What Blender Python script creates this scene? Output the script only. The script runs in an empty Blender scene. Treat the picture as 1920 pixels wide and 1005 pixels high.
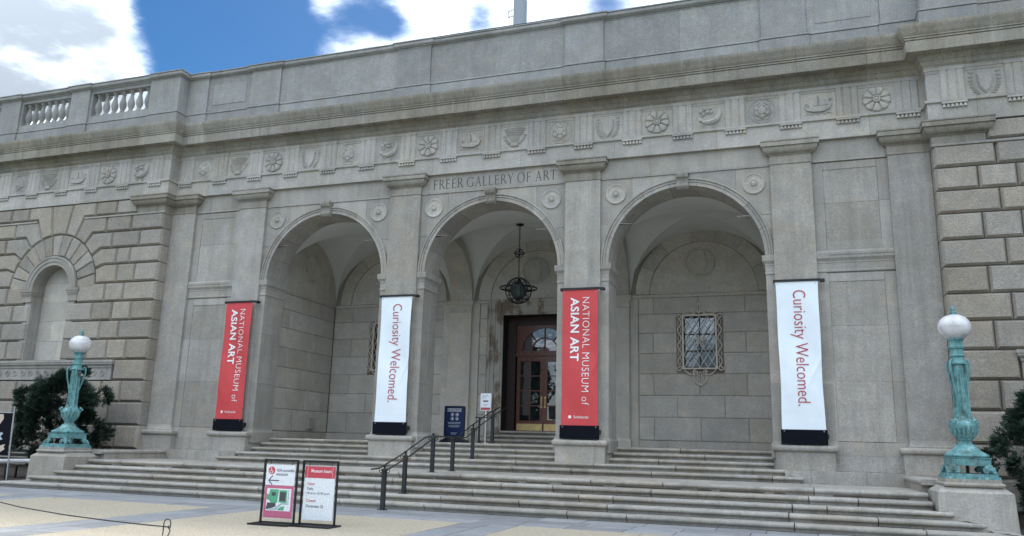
import bpy, bmesh, math, random
from mathutils import Matrix, Vector
S = bpy.context.scene
COL = S.collection
RND = random.Random(7)
rad = math.radians
# ------------------------------------------------------------------ camera
yaw, pit, rol = -0.336977, 0.217152, 0.026740
Fw = Vector((math.sin(yaw)*math.cos(pit), math.cos(yaw)*math.cos(pit), math.sin(pit)))
Rt = Vector((math.cos(yaw), -math.sin(yaw), 0)); Up = Rt.cross(Fw)
R2 = math.cos(rol)*Rt + math.sin(rol)*Up; U2 = -math.sin(rol)*Rt + math.cos(rol)*Up
cd = bpy.data.cameras.new('camera'); cam = bpy.data.objects.new('camera', cd); COL.objects.link(cam)
m = Matrix((( R2.x, U2.x, -Fw.x, 8.2336), (R2.y, U2.y, -Fw.y, -21.4751), (R2.z, U2.z, -Fw.z, 1.4743), (0, 0, 0, 1)))
cam.matrix_world = m
cd.sensor_width = 36; cd.sensor_fit = 'HORIZONTAL'; cd.lens = 27.997; cd.clip_start = .1; cd.clip_end = 3000
S.camera = cam
# ------------------------------------------------------------------ light
SUN_EL, SUN_AZ = rad(50), rad(-14)          # behind the building, a little to the left (azimuth from +y towards +x)
S.view_settings.view_transform = 'Standard'; S.view_settings.look = 'None'
S.view_settings.exposure = 2.42; S.view_settings.gamma = 1
sd = Vector((math.sin(SUN_AZ)*math.cos(SUN_EL), math.cos(SUN_AZ)*math.cos(SUN_EL), math.sin(SUN_EL)))
sl = bpy.data.lights.new('sun', 'SUN'); sl.energy = 1.1; sl.angle = rad(14); sl.color = (1, .95, .87)
so = bpy.data.objects.new('sun', sl); COL.objects.link(so)
so.rotation_euler = (-sd).to_track_quat('-Z', 'Y').to_euler()

W = bpy.data.worlds.new('World'); S.world = W; W.use_nodes = True
wn = W.node_tree.nodes; wl = W.node_tree.links; wn.clear()
def N(t, **k):
    n = wn.new(t)
    for a, b in k.items(): setattr(n, a, b)
    return n
def MA(op, a, b=None, c=None):
    n = N('ShaderNodeMath', operation=op)
    for i, v in enumerate((a, b, c)):
        if v is None: continue
        if isinstance(v, (int, float)): n.inputs[i].default_value = v
        else: wl.new(v, n.inputs[i])
    return n.outputs[0]
def MRG(v, a, b, c=0., d=1., smooth=True):
    n = N('ShaderNodeMapRange', interpolation_type='SMOOTHSTEP' if smooth else 'LINEAR')
    wl.new(v, n.inputs[0])
    for i, x in enumerate((a, b, c, d)): n.inputs[i+1].default_value = x
    return n.outputs[0]
tc = N('ShaderNodeTexCoord')
sky = N('ShaderNodeTexSky', sky_type='NISHITA', sun_disc=False)
sky.sun_elevation = SUN_EL; sky.sun_rotation = SUN_AZ; sky.air_density = 1.0; sky.dust_density = .3; sky.ozone_density = 3.0
sep = N('ShaderNodeSeparateXYZ'); wl.new(tc.outputs['Generated'], sep.inputs[0])
zz = MA('MAXIMUM', sep.outputs[2], .06)
comb = N('ShaderNodeCombineXYZ')
wl.new(MA('DIVIDE', sep.outputs[0], zz), comb.inputs[0]); wl.new(MA('DIVIDE', sep.outputs[1], zz), comb.inputs[1])
def noise(scale, detail, rough, off=(0, 0, 0)):
    mp = N('ShaderNodeMapping'); mp.inputs['Location'].default_value = off
    wl.new(comb.outputs[0], mp.inputs[0])
    n = N('ShaderNodeTexNoise'); n.inputs['Scale'].default_value = scale; n.inputs['Detail'].default_value = detail; n.inputs['Roughness'].default_value = rough
    wl.new(mp.outputs[0], n.inputs['Vector']); return n.outputs[0]
def blob(u, v, r0, r1, amp):           # a bank of cloud (or a gap) in one direction of the sky
    d = (Fw + (u-960)/1493.18*R2 - (v-502.5)/1493.18*U2).normalized()
    vm = N('ShaderNodeVectorMath', operation='DISTANCE'); wl.new(tc.outputs['Generated'], vm.inputs[0]); vm.inputs[1].default_value = d
    return MRG(vm.outputs['Value'], r0, r1, amp, 0.)
fb = noise(1.25, 9, .62, (3.1, 1.7, 0)); fine = noise(3.2, 12, .64, (8., 2., 0)); shade = noise(2.4, 10, .62, (1.4, 5.2, 3.))
cov = MA('ADD', fb, .20)
for b in ((20, 30, .05, .25, .44), (270, 170, .0, .09, .20), (860, -40, .05, .30, .22), (1290, -110, .02, .2, .22), (415, 85, .06, .135, -.72), (450, -60, .02, .10, -.46), (700, 25, .0, .05, -.28), (1130, 5, .0, .05, -.34), (905, 30, .0, .035, -.32), (640, 55, .0, .04, -.25), (730, 50, .0, .03, -.25)):
    cov = MA('ADD', cov, blob(*b))
cov = MA('ADD', cov, MA('MULTIPLY', MA('SUBTRACT', fine, .5), .95))
mask = MA('POWER', MRG(cov, .42, 1.0), 1.8)
thick = MRG(MA('ADD', shade, MA('MULTIPLY', MA('SUBTRACT', cov, .85), .45)), .28, .76)
cc0 = N('ShaderNodeMix', data_type='RGBA'); wl.new(thick, cc0.inputs[0])
cc0.inputs[6].default_value = (12.2, 13.2, 14.2, 1); cc0.inputs[7].default_value = (2.5, 2.9, 3.4, 1)
lum = MA('MULTIPLY', MRG(sep.outputs[2], 0., 1., .20, 2.1, False), MRG(sep.outputs[1], -1., 1., 2.2, .68, False))   # a cloud deck brightens towards the zenith and away from the sun's side, where it is lit from the front
cc = N('ShaderNodeVectorMath', operation='SCALE'); wl.new(cc0.outputs[2], cc.inputs[0]); wl.new(lum, cc.inputs[3])
mx = N('ShaderNodeMix', data_type='RGBA'); wl.new(mask, mx.inputs[0])
hs = N('ShaderNodeHueSaturation'); hs.inputs['Saturation'].default_value = 1.36; hs.inputs['Value'].default_value = .385
wl.new(sky.outputs[0], hs.inputs['Color'])
wl.new(hs.outputs[0], mx.inputs[6]); wl.new(cc.outputs[0], mx.inputs[7])
bg = N('ShaderNodeBackground'); bg.inputs[1].default_value = .05
wl.new(mx.outputs[2], bg.inputs[0])
wo = N('ShaderNodeOutputWorld'); wl.new(bg.outputs[0], wo.inputs[0])
W.cycles.sampling_method = 'MANUAL'; W.cycles.sample_map_resolution = 512

# ------------------------------------------------------------------ materials
class MT:
    def __init__(s, name):
        s.m = bpy.data.materials.new(name); s.m.use_nodes = True
        s.n = s.m.node_tree.nodes; s.l = s.m.node_tree.links; s.n.clear()
        s.b = s.n.new('ShaderNodeBsdfPrincipled'); o = s.n.new('ShaderNodeOutputMaterial'); s.l.new(s.b.outputs[0], o.inputs[0])
    def node(s, t, **k):
        n = s.n.new(t)
        for a, b in k.items(): setattr(n, a, b)
        return n
    def set(s, **k):
        for a, b in k.items(): s.b.inputs[a.replace('_', ' ')].default_value = b
        return s
    def coords(s, world=True, scale=(1, 1, 1)):
        mp = s.node('ShaderNodeMapping'); mp.inputs['Scale'].default_value = scale
        if world: s.l.new(s.node('ShaderNodeNewGeometry').outputs['Position'], mp.inputs[0])
        else: s.l.new(s.node('ShaderNodeTexCoord').outputs['Object'], mp.inputs[0])
        return mp.outputs[0]
    def noise(s, vec, scale, detail=4, rough=.55):
        n = s.node('ShaderNodeTexNoise'); n.inputs['Scale'].default_value = scale; n.inputs['Detail'].default_value = detail; n.inputs['Roughness'].default_value = rough
        s.l.new(vec, n.inputs['Vector']); return n.outputs[0]
    def rng(s, v, a, b, c=0., d=1.):
        n = s.node('ShaderNodeMapRange'); s.l.new(v, n.inputs[0])
        for i, x in enumerate((a, b, c, d)): n.inputs[i+1].default_value = x
        return n.outputs[0]
    def mix(s, f, a, b, mode='MIX'):
        n = s.node('ShaderNodeMix', data_type='RGBA', blend_type=mode)
        for i, v in ((0, f), (6, a), (7, b)):
            if hasattr(v, 'links'): s.l.new(v, n.inputs[i])
            elif i == 0: n.inputs[0].default_value = v
            else: n.inputs[i].default_value = (*v, 1)
        return n.outputs[2]
    def math(s, op, a, b):
        n = s.node('ShaderNodeMath', operation=op)
        for i, v in enumerate((a, b)):
            if hasattr(v, 'links'): s.l.new(v, n.inputs[i])
            else: n.inputs[i].default_value = v
        return n.outputs[0]
    def bump(s, h, strength, dist=.01):
        n = s.node('ShaderNodeBump'); n.inputs['Strength'].default_value = strength; n.inputs['Distance'].default_value = dist
        s.l.new(h, n.inputs['Height']); s.l.new(n.outputs[0], s.b.inputs['Normal']); return n
    def col(s, v):
        if hasattr(v, 'links'): s.l.new(v, s.b.inputs['Base Color'])
        else: s.b.inputs['Base Color'].default_value = (*v, 1)
        return s

def stone(name, base, rand=.10, grain=.22, stain=.34, bump=.45, rough=.88, bscale=45, coarse=0.):
    t = MT(name); p = t.coords()
    g1 = t.noise(p, 27, 4, .75); g2 = t.noise(p, 75, 2, .6); big = t.noise(p, .55, 7, .62); mid = t.noise(p, 3.2, 6, .65)
    st = t.noise(t.coords(scale=(2.6, 2.6, .22)), 1.0, 6, .65)
    dark = tuple(c*(1-grain*1.6) for c in base); light = tuple(min(1, c*(1+grain*.75)) for c in base)
    c = t.mix(t.rng(t.math('ADD', t.math('MULTIPLY', g1, .62), t.math('MULTIPLY', g2, .38)), .40, .59), dark, light)
    c = t.mix(t.rng(mid, .3, .7, 0, .5), c, tuple(x*y for x, y in zip(base, (1.05, .98, .88))))
    mo = t.noise(p, 1.9, 8, .72); c = t.mix(t.rng(mo, .40, .56, .40, 0), c, tuple(x*.66 for x in base)); c = t.mix(t.rng(mo, .56, .70, 0, .35), c, tuple(min(1, x*1.28) for x in base))
    c = t.mix(t.rng(big, .40, .72, 0, 1), c, t.mix(1.0, c, (1-stain*.55, 1-stain*.6, 1-stain*.72), 'MULTIPLY'))
    c = t.mix(t.rng(st, .50, .76, 0, stain*1.7), c, (base[0]*.50, base[1]*.50, base[2]*.47))
    s2 = t.noise(t.coords(scale=(4.5, 4.5, .42)), 1.0, 5, .6); pm = t.rng(t.noise(p, .42, 4, .6), .46, .62)
    c = t.mix(t.math('MULTIPLY', t.rng(s2, .52, .70, 0, stain*1.3), pm), c, (base[0]*.46, base[1]*.44, base[2]*.40))
    # scattered chips and dark spots
    sp = t.noise(p, 7.5, 5, .75)
    c = t.mix(t.rng(sp, .66, .74, 0, .62), c, (base[0]*.38, base[1]*.36, base[2]*.33))
    tint = t.noise(p, 1.15, 4, .6); tint2 = t.noise(t.coords(scale=(1, 1, 1.3)), 2.3, 3, .5)
    c = t.mix(t.rng(tint, .50, .68, 0, .5), c, t.mix(1.0, c, (.93, .97, 1.04), 'MULTIPLY')); c = t.mix(t.rng(tint2, .54, .70, 0, .5), c, t.mix(1.0, c, (1.10, 1.02, .90), 'MULTIPLY'))
    ru = t.noise(t.coords(scale=(6., 6., .12)), 1.0, 4, .6)
    c = t.mix(t.rng(ru, .58, .74, 0, stain*.9), c, (base[0]*1.25, base[1]*1.26, base[2]*1.28))
    oi = t.node('ShaderNodeObjectInfo'); h = t.node('ShaderNodeHueSaturation')
    t.l.new(t.rng(oi.outputs['Random'], 0, 1, 1-rand, 1+rand), h.inputs['Value'])
    t.l.new(t.rng(t.math('FRACT', t.math('MULTIPLY', oi.outputs['Random'], 7.31), 0), 0, 1, .8, 1.2), h.inputs['Saturation'])
    t.l.new(c, h.inputs['Color']); t.col(h.outputs[0]); t.set(Roughness=rough)
    hh = t.math('ADD', t.math('MULTIPLY', g1, .6), t.noise(p, bscale, 4, .7))
    if coarse: hh = t.math('ADD', hh, t.math('MULTIPLY', t.noise(p, 14, 5, .7), coarse))
    t.bump(hh, bump, .012)
    return t.m
def plain(name, c, rough=.5, metal=0., var=.12, scale=30, bump=0., world=True, **k):
    t = MT(name); p = t.coords(world); n = t.noise(p, scale, 4)
    t.col(t.mix(t.rng(n, .3, .7), tuple(x*(1-var) for x in c), tuple(min(1, x*(1+var)) for x in c)))
    t.set(Roughness=rough, Metallic=metal, **k)
    if bump: t.bump(n, bump, .004)
    return t.m
M = {}
M['stone'] = stone('granite_smooth', (.39, .374, .348), .13)
M['frieze'] = stone('granite_carved', (.46, .445, .418), .13, stain=.28)
M['upper'] = stone('granite_parapet', (.335, .342, .342), .10, grain=.24, stain=.26)
M['rustic'] = stone('granite_rusticated', (.365, .335, .292), .16, grain=.28, stain=.14, bump=.9, bscale=28, coarse=1.2)
M['porch'] = stone('granite_porch', (.54, .518, .475), .10, stain=.10)
M['step'] = stone('granite_steps', (.40, .382, .35), .12, stain=.46)
M['weathered'] = stone('granite_weathered', (.345, .325, .285), .16, grain=.24, stain=.55)
M['surround'] = stone('window_surround_stone', (.27, .245, .21), .05)
M['mortar'] = stone('mortar_joint', (.13, .12, .105), .02)  # dirty joints, darkened further so the colour carries groove shade
M['joint'] = stone('porch_joint', (.36, .34, .305), .02)
M['plaster'] = plain('vault_plaster', (.60, .61, .59), .9, var=.04, scale=2)
M['letter'] = plain('letter_shade_dirt', (.075, .075, .072), .8)
# door surround with brown iron staining
t = MT('granite_stained'); p = t.coords()
n1 = t.noise(t.coords(scale=(1.8, 1.8, .8)), 1.5, 5, .55); g = t.noise(p, 42, 3, .7)
c = t.mix(t.rng(g, .35, .65), (.33, .31, .275), (.46, .44, .395))
c = t.mix(t.rng(n1, .48, .58, 0, .82), c, (.15, .105, .06)); t.col(c).set(Roughness=.85); t.bump(g, .3, .01); M['stained'] = t.m
# verdigris bronze
t = MT('verdigris_bronze'); p = t.coords(False)
n1 = t.noise(p, 9, 7, .65); n2 = t.noise(t.coords(False, (9, 9, 1.1)), 1.6, 5, .6); n3 = t.noise(p, 60, 3, .6)
c = t.mix(t.rng(n1, .32, .68), (.065, .21, .225), (.20, .42, .42))
c = t.mix(t.rng(n2, .48, .70, 0, .8), c, (.03, .095, .11)); c = t.mix(t.rng(n3, .54, .72, 0, .6), c, (.03, .075, .08)); n4 = t.noise(t.coords(False, (14, 14, .9)), 1.0, 5, .6)
c = t.mix(t.rng(n4, .54, .70, 0, .7), c, (.36, .58, .56)); n5 = t.noise(p, 4.2, 5, .6); c = t.mix(t.rng(n5, .52, .66, 0, .72), c, (.055, .065, .05))
t.col(c).set(Roughness=.62, Metallic=.0); t.bump(t.math('ADD', n3, n1), .3, .006); M['verdigris'] = t.m
t = MT('frosted_globe'); p = t.coords(False); n = t.noise(p, 6, 6, .7)
t.col(t.mix(t.rng(n, .4, .75), (.72, .72, .74), (.45, .43, .42))).set(Roughness=.16, Subsurface_Weight=.25, Subsurface_Radius=(.1, .1, .1), Coat_Weight=.2); M['globe'] = t.m
M['black'] = plain('black_metal', (.012, .013, .015), .42, .2, var=.3)
M['iron'] = plain('dark_iron_rail', (.03, .034, .038), .5, .4, var=.35, scale=14, bump=.2)
M['brass_rail'] = plain('worn_bronze_rail', (.10, .075, .045), .4, .7, var=.4, scale=9)
M['brass'] = plain('brass_plate', (.62, .47, .22), .38, .75, var=.18, scale=6)
M['wood'] = plain('mahogany_door', (.11, .033, .019), .38, 0, var=.45, scale=12, Coat_Weight=.25)
M['darkwood'] = plain('dark_door_frame', (.030, .013, .010), .5, 0, var=.3, scale=12)
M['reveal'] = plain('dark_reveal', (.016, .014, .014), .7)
M['grille'] = plain('painted_iron_grille', (.62, .57, .50), .7, .1, var=.25, scale=25)
M['red'] = plain('banner_red', (.56, .055, .06), .6, 0, var=.06, scale=3)
M['white'] = plain('banner_white', (.78, .85, .90), .55, 0, var=.03, scale=3)
M['navy'] = plain('banner_black_hem', (.0035, .0045, .009), .85, Specular_IOR_Level=.15)
M['ink_red'] = plain('print_red', (.44, .06, .07), .6)
M['ink_white'] = plain('print_white', (.82, .82, .82), .6)
M['ink_grey'] = plain('print_grey', (.10, .10, .12), .6)
M['board'] = plain('sign_board_white', (.72, .76, .80), .35)
M['pink'] = plain('sign_pink', (.50, .13, .22), .4)
M['crimson'] = plain('sign_crimson', (.50, .06, .09), .4)
M['mapgreen'] = plain('map_green', (.09, .36, .21), .5)
M['mapdark'] = plain('map_dark', (.06, .065, .075), .5)
M['blue'] = plain('sign_blue', (.008, .022, .085), .3)
M['bluedk'] = plain('sign_frame_dark', (.008, .010, .022), .4)
M['feather1'] = plain('print_pale', (.55, .45, .38), .7)
M['feather2'] = plain('print_bluegrey', (.42, .48, .52), .7)
M['steel'] = plain('galvanised_pole', (.42, .43, .44), .4, .8)
M['roof'] = plain('dark_roof', (.05, .055, .065), .7)
M['antenna'] = plain('antenna_grey', (.30, .34, .38), .6)
M['whitepaint'] = plain('white_paint', (.75, .75, .74), .45)
M['boxgrey'] = plain('box_grey', (.34, .33, .30), .6)
def glass(name, c, ior, rough):
    t = MT(name); p = t.coords(); n = t.noise(p, 1.7, 2)
    t.col(c).set(Roughness=rough, IOR=ior, Specular_IOR_Level=.5); t.bump(n, .06, .05); return t.m
M['glass'] = glass('door_glass', (.010, .013, .016), 2.3, .02)
M['glass2'] = glass('leaded_window_glass', (.20, .27, .33), 2.4, .08)  # pale blue base paints in the sky's reflection
M['lampglass'] = glass('lantern_glass', (.05, .085, .075), 1.5, .2)
# paving
t = MT('exposed_aggregate'); p = t.coords()
v = t.node('ShaderNodeTexVoronoi'); v.inputs['Scale'].default_value = 34; t.l.new(p, v.inputs['Vector'])
n1 = t.noise(p, 24, 4, .7); n2 = t.noise(p, .7, 6, .6); n3 = t.noise(p, 4, 5, .7)
c = t.mix(t.rng(v.outputs['Distance'], .0, .7), (.58, .51, .39), (.20, .175, .135))
c = t.mix(t.rng(n1, .35, .68), c, (.50, .44, .33)); c = t.mix(t.rng(n2, .35, .68, 0, .55), c, (.40, .34, .25)); c = t.mix(t.rng(n3, .58, .72, 0, .5), c, (.26, .22, .17))
gv = t.node('ShaderNodeTexVoronoi'); gv.inputs['Scale'].default_value = 2.1; t.l.new(p, gv.inputs['Vector']); c = t.mix(t.rng(gv.outputs['Distance'], .03, .045, .75, 0), c, (.10, .09, .08))
gr = t.noise(p, 90, 2, .5); c = t.mix(t.rng(gr, .55, .68, 0, .6), c, (.20, .17, .13))
t.col(c).set(Roughness=.9); t.bump(v.outputs['Distance'], .5, .008); M['tan'] = t.m
t = MT('bluestone'); p = t.coords(); n1 = t.noise(p, 2.2, 6, .65); n2 = t.noise(p, 40, 3, .6)
c = t.mix(t.rng(n1, .3, .7), (.185, .197, .213), (.285, .29, .295)); c = t.mix(t.rng(n2, .4, .7, 0, .4), c, (.30, .30, .30))
oi = t.node('ShaderNodeObjectInfo'); h = t.node('ShaderNodeHueSaturation'); t.l.new(t.rng(oi.outputs['Random'], 0, 1, .82, 1.16), h.inputs['Value']); t.l.new(c, h.inputs['Color'])
t.col(h.outputs[0]).set(Roughness=.62); t.bump(n2, .25, .006); M['bluestone'] = t.m
t = MT('yew_leaf'); oi = t.node('ShaderNodeNewGeometry'); p = t.coords(False); n = t.noise(p, 3.5, 4, .6)
c = t.mix(t.rng(oi.outputs['Random Per Island'], 0, 1), (.008, .022, .013), (.020, .048, .026)); c = t.mix(t.rng(n, .35, .7, 0, .6), c, (.010, .026, .015)); t.col(c).set(Roughness=.55); M['leaf'] = t.m
M['asphalt'] = plain('asphalt_drive', (.05, .05, .052), .9, var=.2, scale=20)
M['bark'] = plain('bark', (.045, .035, .028), .9, var=.3)
M['ground'] = plain('lawn_ground', (.075, .10, .045), .95, var=.2, scale=.4)
# ------------------------------------------------------------------ helpers
class MB:
    def __init__(s): s.v = []; s.f = []
    def add(s, v, f):
        o = len(s.v); s.v += [tuple(q) for q in v]; s.f += [tuple(i+o for i in q) for q in f]; return s
    def box(s, x0, x1, y0, y1, z0, z1):
        return s.add([(x0,y0,z0),(x1,y0,z0),(x1,y1,z0),(x0,y1,z0),(x0,y0,z1),(x1,y0,z1),(x1,y1,z1),(x0,y1,z1)],
                     [(0,3,2,1),(4,5,6,7),(0,1,5,4),(1,2,6,5),(2,3,7,6),(3,0,4,7)])
    def prism(s, pts, a, b, mp):           # closed outline (u,w), from depth a to b, mapped by mp(u,w,d)
        n = len(pts); v = [mp(u, w, a) for u, w in pts] + [mp(u, w, b) for u, w in pts]
        f = [tuple(range(n)), tuple(range(2*n-1, n-1, -1))] + [(i, (i+1) % n, n+(i+1) % n, n+i) for i in range(n)]
        return s.add(v, f)
    def sweep(s, path, prof, closed=False, dz=0):    # profile (offset to the right of travel, z) along a plan polyline
        n = len(path); k = len(prof); v = []
        for i, (px, py) in enumerate(path):
            def nr(a, b):
                dx, dy = b[0]-a[0], b[1]-a[1]; L = math.hypot(dx, dy); return (dy/L, -dx/L)
            a = nr(path[i-1], path[i]) if (i > 0 or closed) else None
            b = nr(path[i], path[(i+1) % n]) if (i < n-1 or closed) else None
            if a and b:
                d = 1 + a[0]*b[0] + a[1]*b[1]; mx_, my_ = (a[0]+b[0])/d, (a[1]+b[1])/d
            else: mx_, my_ = a or b
            for o, z in prof: v.append((px+mx_*o, py+my_*o, z+dz))
        f = []
        for i in range(n if closed else n-1):
            j = (i+1) % n
            for q in range(k): f.append((i*k+q, i*k+(q+1) % k, j*k+(q+1) % k, j*k+q))
        if not closed: f += [tuple(range(k)), tuple(range((n-1)*k+k-1, (n-1)*k-1, -1))]
        return s.add(v, f)
    def lathe(s, prof, seg=24, c=(0, 0, 0), mp=None, rf=None):   # profile (r,z) around the z axis
        k = len(prof); v = []
        for i in range(seg):
            a = 2*math.pi*i/seg
            for r, z in prof:
                q = r if rf is None else rf(r, z, a)
                P = (q*math.cos(a), q*math.sin(a), z)
                if mp: P = mp(*P)
                v.append((P[0]+c[0], P[1]+c[1], P[2]+c[2]))
        f = [(i*k+q, ((i+1) % seg)*k+q, ((i+1) % seg)*k+q+1, i*k+q+1) for i in range(seg) for q in range(k-1)]
        f += [tuple(i*k for i in range(seg))[::-1], tuple(i*k+k-1 for i in range(seg))]
        return s.add(v, f)
    def tube(s, pts, r, seg=8, closed=False):
        pts = [Vector(p) for p in pts]; n = len(pts); v = []; up = None
        for i, p in enumerate(pts):
            a = pts[i-1] if (i > 0 or closed) else p; b = pts[(i+1) % n] if (i < n-1 or closed) else p
            t = (b-a).normalized()
            if up is None: up = t.orthogonal().normalized()
            up = (up - t*up.dot(t)); up = up.normalized() if up.length > 1e-6 else t.orthogonal().normalized()
            w = t.cross(up); rr = r[i] if isinstance(r, (list, tuple)) else r
            for q in range(seg):
                an = 2*math.pi*q/seg; v.append(p + (up*math.cos(an)+w*math.sin(an))*rr)
        f = []
        for i in range(n if closed else n-1):
            j = (i+1) % n
            for q in range(seg): f.append((i*seg+q, i*seg+(q+1) % seg, j*seg+(q+1) % seg, j*seg+q))
        if not closed: f += [tuple(range(seg))[::-1], tuple(range((n-1)*seg, n*seg))]
        return s.add(v, f)
    def mesh(s, name, smooth=None):
        me = bpy.data.meshes.new(name); me.from_pydata(s.v, [], s.f)
        bm = bmesh.new(); bm.from_mesh(me); bmesh.ops.recalc_face_normals(bm, faces=bm.faces)
        if smooth is not None:
            for q in bm.faces: q.smooth = True
            for e in bm.edges:
                if len(e.link_faces) == 2 and e.calc_face_angle(0) > rad(smooth): e.smooth = False
        bm.to_mesh(me); bm.free(); return me
    def build(s, name, mat, parent=None, smooth=None, loc=None):
        return link(name, s.mesh(name, smooth), mat, parent, loc)
def link(name, me, mat, parent=None, loc=None):
    if mat is not None and not me.materials: me.materials.append(M[mat] if isinstance(mat, str) else mat)
    o = bpy.data.objects.new(name, me); COL.objects.link(o)
    if loc is not None: o.location = loc
    if parent is not None:
        o.parent = parent
        pl = PL.get(parent.name)
        if pl is not None: o.matrix_parent_inverse = Matrix.Translation(-pl)
    return o
PL = {}          # world place of things whose parts are written in world coordinates
def thing(name, label, cat, loc=(0, 0, 0), group=None, world=False):
    o = bpy.data.objects.new(name, None); COL.objects.link(o); o.location = loc; o.empty_display_size = .2
    o['label'] = label; o['category'] = cat
    if group: o['group'] = group
    if world: PL[o.name] = Vector(loc)
    return o
def tag(o, label, cat, group=None):
    o['label'] = label; o['category'] = cat
    if group: o['group'] = group
    return o
def structure(o): o['kind'] = 'structure'; return o
XZ = lambda y0: (lambda u, w, d: (u, y0+d, w))               # faces -y
YZ = lambda x0: (lambda u, w, d: (x0-d, u, w))               # faces +x (left porch wall)
YZR = lambda x0: (lambda u, w, d: (x0+d, u, w))              # faces -x
def inset(pts, g):
    n = len(pts); out = []
    ar = sum(pts[i][0]*pts[(i+1) % n][1]-pts[(i+1) % n][0]*pts[i][1] for i in range(n)); sg = 1 if ar > 0 else -1
    for i in range(n):
        p0, p1, p2 = pts[i-1], pts[i], pts[(i+1) % n]
        def nn(a, b):
            dx, dy = b[0]-a[0], b[1]-a[1]; L = math.hypot(dx, dy) or 1e-9; return (-dy/L*sg, dx/L*sg)
        a, b = nn(p0, p1), nn(p1, p2); d = max(.25, 1+a[0]*b[0]+a[1]*b[1])
        out.append((p1[0]+(a[0]+b[0])/d*g, p1[1]+(a[1]+b[1])/d*g))
    return out
def block(pts, mp, back, ch, gap, chd=None, jit=0.):
    chd = ch if chd is None else chd
    a = inset(pts, gap); b = inset(a, ch); n = len(pts); mb = MB(); j = RND.uniform(-jit, jit)
    v = [mp(u, w, back) for u, w in a]+[mp(u, w, chd) for u, w in a]+[mp(u, w, j) for u, w in b]
    f = [tuple(range(n))]+[(k*n+i, k*n+(i+1) % n, (k+1)*n+(i+1) % n, (k+1)*n+i) for k in (0, 1) for i in range(n)]+[tuple(range(2*n, 3*n))]
    return mb.add(v, f)
def rect(x0, x1, z0, z1): return [(x0, z0), (x1, z0), (x1, z1), (x0, z1)]
def arcpts(c, r, a0, a1, n): return [(c[0]+r*math.sin(a0+(a1-a0)*i/n), c[1]+r*math.cos(a0+(a1-a0)*i/n)) for i in range(n+1)]   # angle from vertical
def hump(xa, xb, xc, R, zs, zt, zb=None, n=14):              # outline of a stone lying over an arch
    lo = []
    for i in range(n+1):
        x = xa+(xb-xa)*i/n; d = abs(x-xc); z = zs+math.sqrt(max(0, R*R-d*d)) if d < R else zs
        if zb is not None: z = max(z, zb)
        lo.append((x, min(z, zt-.001)))
    return lo+[(xb, zt), (xa, zt)]
def ringseg(mb, c, prof, a0, a1, n, mp):                     # section (radius, depth) swept round an arc in the wall plane
    k = len(prof); v = []
    for i in range(n+1):
        a = a0+(a1-a0)*i/n
        for r, d in prof: v.append(mp(c[0]+r*math.sin(a), c[1]+r*math.cos(a), d))
    f = [(i*k+q, i*k+(q+1) % k, (i+1)*k+(q+1) % k, (i+1)*k+q) for i in range(n) for q in range(k)]
    f += [tuple(range(k)), tuple(range(n*k+k-1, n*k-1, -1))]
    return mb.add(v, f)
def text2d(body, size=1., offset=0., spacing=1.):
    cu = bpy.data.curves.new('lettering', 'FONT'); cu.body = body; cu.size = size; cu.offset = offset; cu.space_character = spacing; cu.resolution_u = 3
    ob = bpy.data.objects.new('lettering', cu); COL.objects.link(ob); bpy.context.view_layer.update()
    ev = ob.evaluated_get(bpy.context.evaluated_depsgraph_get()); me = ev.to_mesh()
    v = [tuple(q.co[:2]) for q in me.vertices]; f = [tuple(q.vertices) for q in me.polygons]; ev.to_mesh_clear()
    bpy.data.objects.remove(ob); bpy.data.curves.remove(cu)
    return v, f
def fit(vf, w, h, align='l'):                                # scale lettering to a width and (cap) height, origin at lower left
    v, f = vf; x0 = min(p[0] for p in v); x1 = max(p[0] for p in v); y0 = min(p[1] for p in v); y1 = max(p[1] for p in v)
    sx = w/(x1-x0); sy = h/(y1-y0) if h else sx
    return [((p[0]-x0)*sx, (p[1]-y0)*sy) for p in v], f
def letters(name, vf, fn, mat, parent):
    return MB().add([fn(*p) for p in vf[0]], vf[1]).build(name, mat, parent)
def copy_tree(o, parent=None):
    c = o.copy(); COL.objects.link(c); c.parent = parent
    for ch in list(o.children): copy_tree(ch, c)
    return c
# ------------------------------------------------------------------ numbers of the place (metres)
r_ = .1466; D = 5.68; FL = 10*r_; LD = 5*r_
BAY = (-D, 0., D); PILX = tuple((k-1.5)*D for k in range(4))
ZS, R, RO = 6.495, 2.098, 2.323          # arch springing, intrados, archivolt
PF = -.10                                # face of the pilasters and the architrave
XW, YW = 11.85, -.50                     # wings: corner and face
ZA, ZN = 9.56, 8.98                      # underside of architrave, necking string
PD0, PD1 = 1.0, 4.82                     # porch from / to
# ground -----------------------------------------------------------------
structure(MB().add([(-900,-900,-.012),(900,-900,-.012),(900,900,-.012),(-900,900,-.012)], [(0,1,2,3)]).build('ground', 'ground'))
pav = structure(MB().box(-20, 20, -14.41, -5.0, -.3, -.004).build('pavement', 'mortar'))
def paver(x0, x1, y0, y1, mat, name, g=.004, h=0.):
    return block([(x0,y0),(x1,y0),(x1,y1),(x0,y1)], lambda u, w, d: (u, w, h-d), .05, .004, g).build(name, mat, pav)
y = -5.04
for row, (ya, yb) in enumerate(((-5.66, -5.0), (-6.28, -5.66), (-6.92, -6.28))):
    x = -19.6 + .5*(row % 2)
    while x < 18:
        L = RND.choice((.9, 1.05, 1.2, 1.35)); paver(x, x+L, ya, yb, 'bluestone', 'bluestone_paver', .011, RND.uniform(-.004, .003)); x += L
bands = [PILX[0]-D]+list(PILX)+[PILX[3]+D]
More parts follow.
